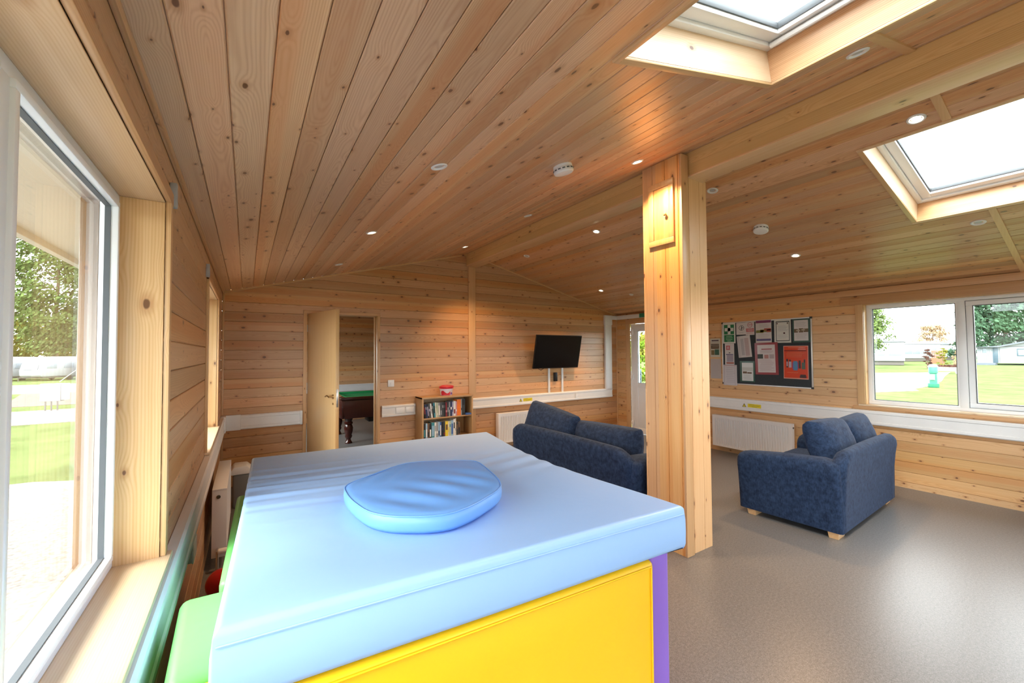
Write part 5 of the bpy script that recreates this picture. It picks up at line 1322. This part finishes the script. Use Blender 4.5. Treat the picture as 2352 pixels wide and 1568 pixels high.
# static caravans and fence on the right
def static(label, loc, rotz, L_=9, Wc=3.4, H=2.5):
    t = thing('static_caravan', label, 'static caravan', loc, (0, 0, rotz), 'static caravans across the lawn')
    bm = bm_new(); box(bm, -L_/2, L_/2, -Wc/2, Wc/2, .55, H+.55, .06); finish(bm, 'caravan_body', 'cvw', t)
    bm = bm_new(); prism(bm, [(-Wc/2-.12, H+.5), (Wc/2+.12, H+.5), (0, H+.98)], 'x', -L_/2-.15, L_/2+.15, .02); finish(bm, 'roof', M.setdefault('cvroof', plain('pale grey roof', (.15, .16, .18), .6)), t, smooth=False)
    bm = bm_new(); box(bm, -L_/2+.2, L_/2-.2, -Wc/2+.1, Wc/2-.1, .05, .56); finish(bm, 'underside', 'cvdk', t, smooth=False)
    for k in range(4):
        xa = -L_/2+.6+k*(L_-1.2)/4
        bm = bm_new(); box(bm, xa, xa+1.1, -Wc/2-.03, -Wc/2+.01, 1.35, 2.25, .01); finish(bm, 'side_window', 'cvwin', t)
    for s in (-.8, .8):
        bm = bm_new(); box(bm, -L_/2-.03, -L_/2+.01, s-.6, s+.6, 1.3, 2.3, .01); finish(bm, 'end_window', 'cvwin', t)
    return t
static('big pale static caravan at the left of the right window, nearest the pine tree', (74, 19.6, G), math.radians(14), 9)
static('farther static caravan with a dark roof line in the middle of the right window', (98, 22.6, G), math.radians(-42), 6)
static('static caravan behind the orange fence in the right window', (116, 22.5, G), math.radians(10), 6)
t = thing('deck_fence', 'small orange slatted fence in front of the farthest static caravan', 'fence', (86, 17.1, G), (0, 0, math.radians(100)))
for k in range(7):
    bm = bm_new(); box(bm, -.66+.20*k, -.56+.20*k, -.03, .03, .8, 1.9, .0); finish(bm, 'slat', 'fencew', t, smooth=False)
bm = bm_new(); box(bm, -.7, .7, .03, .07, .95, 1.05); box(bm, -.7, .7, .03, .07, 1.65, 1.75); box(bm, -.7, .7, .03, 1.6, .0, .8); finish(bm, 'deck_rails', 'fencew', t, smooth=False)
# green service post
t = thing('service_post', 'green service post with a pale cap standing on the road outside the right window', 'post', (29.6, 6.05, G+.01))
bm = bm_new(); lathe(bm, [(.20, 0), (.21, .02), (.21, .20), (.15, .22), (.14, .70), (.17, .72), (.18, 1.0), (.17, 1.02)], 24); finish(bm, 'post_body', 'dustg', t)
bm = bm_new(); lathe(bm, [(.19, 1.02), (.19, 1.08), (.12, 1.15), (.02, 1.17)], 24); finish(bm, 'post_cap', 'cvw', t)
bm = bm_new(); box(bm, -.19, -.15, -.09, .09, .38, .66, .01); finish(bm, 'front_plate', 'cvw', t)
# planter
t = thing('planter_bench', 'low pale timber planter below the hedge outside the right window', 'planter', (48.3, 9.1, G), (0, 0, math.radians(75)))
bm = bm_new(); box(bm, -.62, .62, -.22, .22, .18, .52, .02); finish(bm, 'planter_box', M.setdefault('pltim', plain('pale weathered timber', (.52, .40, .26), .7)), t)
for s in (-1, 1):
    for q in (-.5, .5):
        bm = bm_new(); tube(bm, [(s*.55, q*.3, .4), (s*.75, q*.6, 0)], .045, 6); finish(bm, 'leg', 'pltim', t)
bm = bm_new(); rr = random.Random(4)
for k in range(160):
    c = Vector((rr.uniform(-.56, .56), rr.uniform(-.18, .18), rr.uniform(.50, .66))); a = rr.uniform(0, 6.3); d = Vector((math.cos(a), math.sin(a), rr.uniform(-.5, .5)))*.06; e = Vector((0, 0, .06))
    bm.faces.new([bm.verts.new(c-d-e), bm.verts.new(c+d-e), bm.verts.new(c+d+e), bm.verts.new(c-d+e)])
finish(bm, 'flowers', 'leafr', t, smooth=False)['kind'] = 'stuff'

# ---- hut
hut = thing('park_chalet', 'white boarded chalet with a grey roof, porch door and steps in the right window', 'chalet', (80, 6.0, G))
# faces -x. local y runs to the left in the view
HB = [(-6.5, 4.3), (6.0, 4.3)]
bm = bm_new(); box(bm, 0, 8, -9, 4.4, .25, 2.35); 
finish(bm, 'walls', 'cvw', hut, smooth=False)
bm = bm_new(); box(bm, -.0, 4.0, 4.38, 6.3, .25, 2.3); finish(bm, 'porch_walls', 'hutw', hut, smooth=False)
for k in range(12):
    bm = bm_new(); box(bm, -.012, 0, 4.42+.155*k, 4.43+.155*k, .25, 2.3); finish(bm, 'board_joint', 'hutd', hut, smooth=False)
bm = bm_new(); prism(bm, [(6.9, 2.25), (4.4, 2.42), (-3.0, 4.35), (-10.4, 2.42), (-10.4, 2.25), (-3.0, 4.15), (4.4, 2.25)], 'x', -.55, 8.4); finish(bm, 'roof', 'slate', hut, smooth=False)
bm = bm_new(); prism(bm, [(4.4, 2.3), (-3.0, 4.18), (-10.2, 2.3)], 'x', 0, 8); finish(bm, 'gable', 'cvw', hut, smooth=False)
bm = bm_new(); box(bm, -.06, .02, 4.52, 4.95, .28, 2.2, .01); finish(bm, 'porch_door', 'hutd', hut)
bm = bm_new(); box(bm, -.04, .02, 5.5, 5.8, 1.55, 2.15, .01); finish(bm, 'porch_window', 'cvwin', hut)
for ya, yb in ((1.2, 3.0), (-2.5, -.6)):
    w_ = bm_new(); ring(w_, 'x', -.06, .03, ya, yb, 1.15, 2.05, .10, .01); f_ = finish(w_, 'window_frame', 'hutd', hut)
    bm = bm_new(); box(bm, -.02, .01, ya+.08, yb-.08, 1.22, 1.98); g_ = finish(bm, 'window_pane', 'cvwin', hut, smooth=False)
for k in range(2):
    bm = bm_new(); box(bm, -1.5+.4*k, 0, 4.6, 6.6, .0+.13*k, .13+.13*k, .01); finish(bm, 'step', 'slate', hut)

# ---- trees and bushes
def tree(name, label, loc, H, Rc, z0, n, leaf, mat, trunk=.18, seed=0, shape='round', group='trees outside the windows', cat='tree', lean=0):
    rr = random.Random(seed); t = thing(name, label, cat, loc, (0, 0, 0), group)
    if trunk:
        bm = bm_new(); pts = [(lean*k/6*H*.9+math.sin(k*1.3+seed)*.06*H*.1, math.cos(k+seed)*.05*H*.1, H*.92*k/6) for k in range(7)]
        tube(bm, pts, [trunk*(1-.13*k) for k in range(7)], 10)
        for k in range(9):
            h = z0+(H-z0)*(.05+.85*k/9); a = rr.uniform(0, 6.28); r_ = Rc*rr.uniform(.5, .85)*(1-.6*k/9)
            tube(bm, [(lean*h*.9, 0, h*.95), (lean*h*.9+math.cos(a)*r_*.5, math.sin(a)*r_*.5, h+r_*.15), (lean*h*.9+math.cos(a)*r_, math.sin(a)*r_, h+r_*.3)], [trunk*.35, trunk*.2, trunk*.06], 6)
        finish(bm, 'trunk', 'bark', t)
    bm = bm_new(); cl = []
    nc = max(8, int(n/70))
    for k in range(nc):
        a = rr.uniform(0, 6.28); f = rr.random()
        if shape == 'cone': r_ = Rc*(1-f)*rr.uniform(.55, 1.05)+.1*Rc; z = z0+(H-z0)*f
        else:
            q = math.sin(math.pi*min(1, max(0, (f*.92+.06))))**.6; r_ = Rc*q*rr.uniform(.45, 1.0); z = z0+(H-z0)*f
        cl.append((Vector((lean*z*.9+math.cos(a)*r_, math.sin(a)*r_, z)), Rc*rr.uniform(.16, .30)))
    for k in range(n):
        c, s_ = cl[rr.randrange(nc)]
        d = Vector((rr.gauss(0, 1), rr.gauss(0, 1), rr.gauss(0, .55)))*s_*.62; p = c+d
        if p.z < z0*.8: continue
        ax = Vector((rr.gauss(0, 1), rr.gauss(0, 1), rr.gauss(0, .6))).normalized(); b_ = ax.orthogonal().normalized(); c2 = ax.cross(b_); l_ = leaf*rr.uniform(.6, 1.3)
        bm.faces.new([bm.verts.new(p+b_*l_), bm.verts.new(p+c2*l_*.55), bm.verts.new(p-b_*l_), bm.verts.new(p-c2*l_*.55)])
    finish(bm, 'foliage', mat, t, smooth=False)
    return t
tree('pine_tree', 'large green pine filling the near window behind the caravans', (-20.6, 77, GC), 19.5, 4.6, 3.2, 15000, .22, 'leafg', .35, 2)
tree('pine_tree', 'tall open pine at the left edge of the near window', (-31, 84, GC), 26, 5.6, 5.0, 12000, .24, 'leafg', .4, 5)
tree('broadleaf_tree', 'yellow green tree low behind the touring caravans', (-20.5, 91, GC), 9.0, 5.4, 1.5, 9000, .24, 'leafy', .28, 8)
tree('broadleaf_tree', 'yellow green tree behind the leftmost caravan', (-31.5, 97, GC), 9.0, 4.8, 1.5, 5000, .26, 'leafy', .28, 18)
tree('pine_tree', 'pine at the left edge of the right window', (58, 17.5, G), 6.6, 2.5, 1.5, 6000, .13, 'leafg', .20, 11, lean=-.02)
tree('conifer_tree', 'dark conifer just left of the window mullion', (89.6, 14.6, G), 8.6, 1.9, .8, 5000, .18, 'leafd', .2, 13, 'cone')
for k, (x, y, h, r_, lb) in enumerate(((103, 12.6, 15.5, 4.4, 'big dark evergreen behind the chalet, left of the three'), (117, 2.0, 18, 7.0, 'big dark evergreen behind the middle of the chalet'), (97, -6.0, 13.0, 5.0, 'big dark evergreen at the right edge of the photo'))):
    tree('evergreen_tree', lb, (x, y, G), h, r_, .6, 14000, .28, 'leafd', .3, 30+k)
tree('autumn_tree', 'pale autumn tree far behind the static caravans', (128, 26.2, G), 7.6, 2.9, 1.2, 3500, .2, M.setdefault('leafa', plain('autumn leaves', (.34, .24, .15), .8, spec=0, noise=.2, nscale=1)), .2, 41)
tree('hedge_bush', 'reddish hedge bush left of the green one by the planter', (59, 12.5, G), 1.95, .40, .1, 1500, .06, 'leafr', .05, 51, group='hedge bushes', cat='bush')
tree('hedge_bush', 'yellow green hedge bush in the middle of the hedge', (59.1, 11.42, G), 2.05, .44, .1, 1500, .06, 'leafy', .05, 52, group='hedge bushes', cat='bush')
tree('hedge_bush', 'orange tinted hedge bush nearest the window mullion', (59.2, 10.35, G), 1.9, .40, .1, 1500, .06, M['leafa'], .05, 53, group='hedge bushes', cat='bush')
tree('garden_bush', 'bright green bush seen through the glass of the white door', (15.5, 13.1, G), 2.35, .9, .2, 2500, .09, M.setdefault('leafb', plain('bright leaves', (.12, .19, .02), .8, spec=.0, noise=.2, nscale=3)), .06, 61, group=None, cat='bush')
tree('garden_tree', 'pale tree beyond the bright bush outside the white door', (24, 20.5, G), 5.5, 2.4, 1.2, 2500, .16, 'leafy', .12, 62, group=None, cat='tree')
t = thing('garden_bench', 'dark slatted bench outside the glazed white door', 'bench', (9.6, 8.0, G), (0, 0, math.radians(30)))
for k in range(3):
    bm = bm_new(); box(bm, -.7, .7, -.02, .02, .95+.14*k, 1.05+.14*k, .005); finish(bm, 'back_slat', 'hutd', t)
bm = bm_new(); box(bm, -.7, .7, .0, .5, .72, .76, .005); finish(bm, 'seat', 'hutd', t)
for s in (-.65, 0, .65):
    bm = bm_new(); box(bm, s-.03, s+.03, -.04, .04, 0, 1.36, .005); finish(bm, 'post', 'hutd', t)
for s in (-.65, .65):
    bm = bm_new(); box(bm, s-.03, s+.03, .42, .48, 0, .74, .005); finish(bm, 'leg', 'hutd', t)
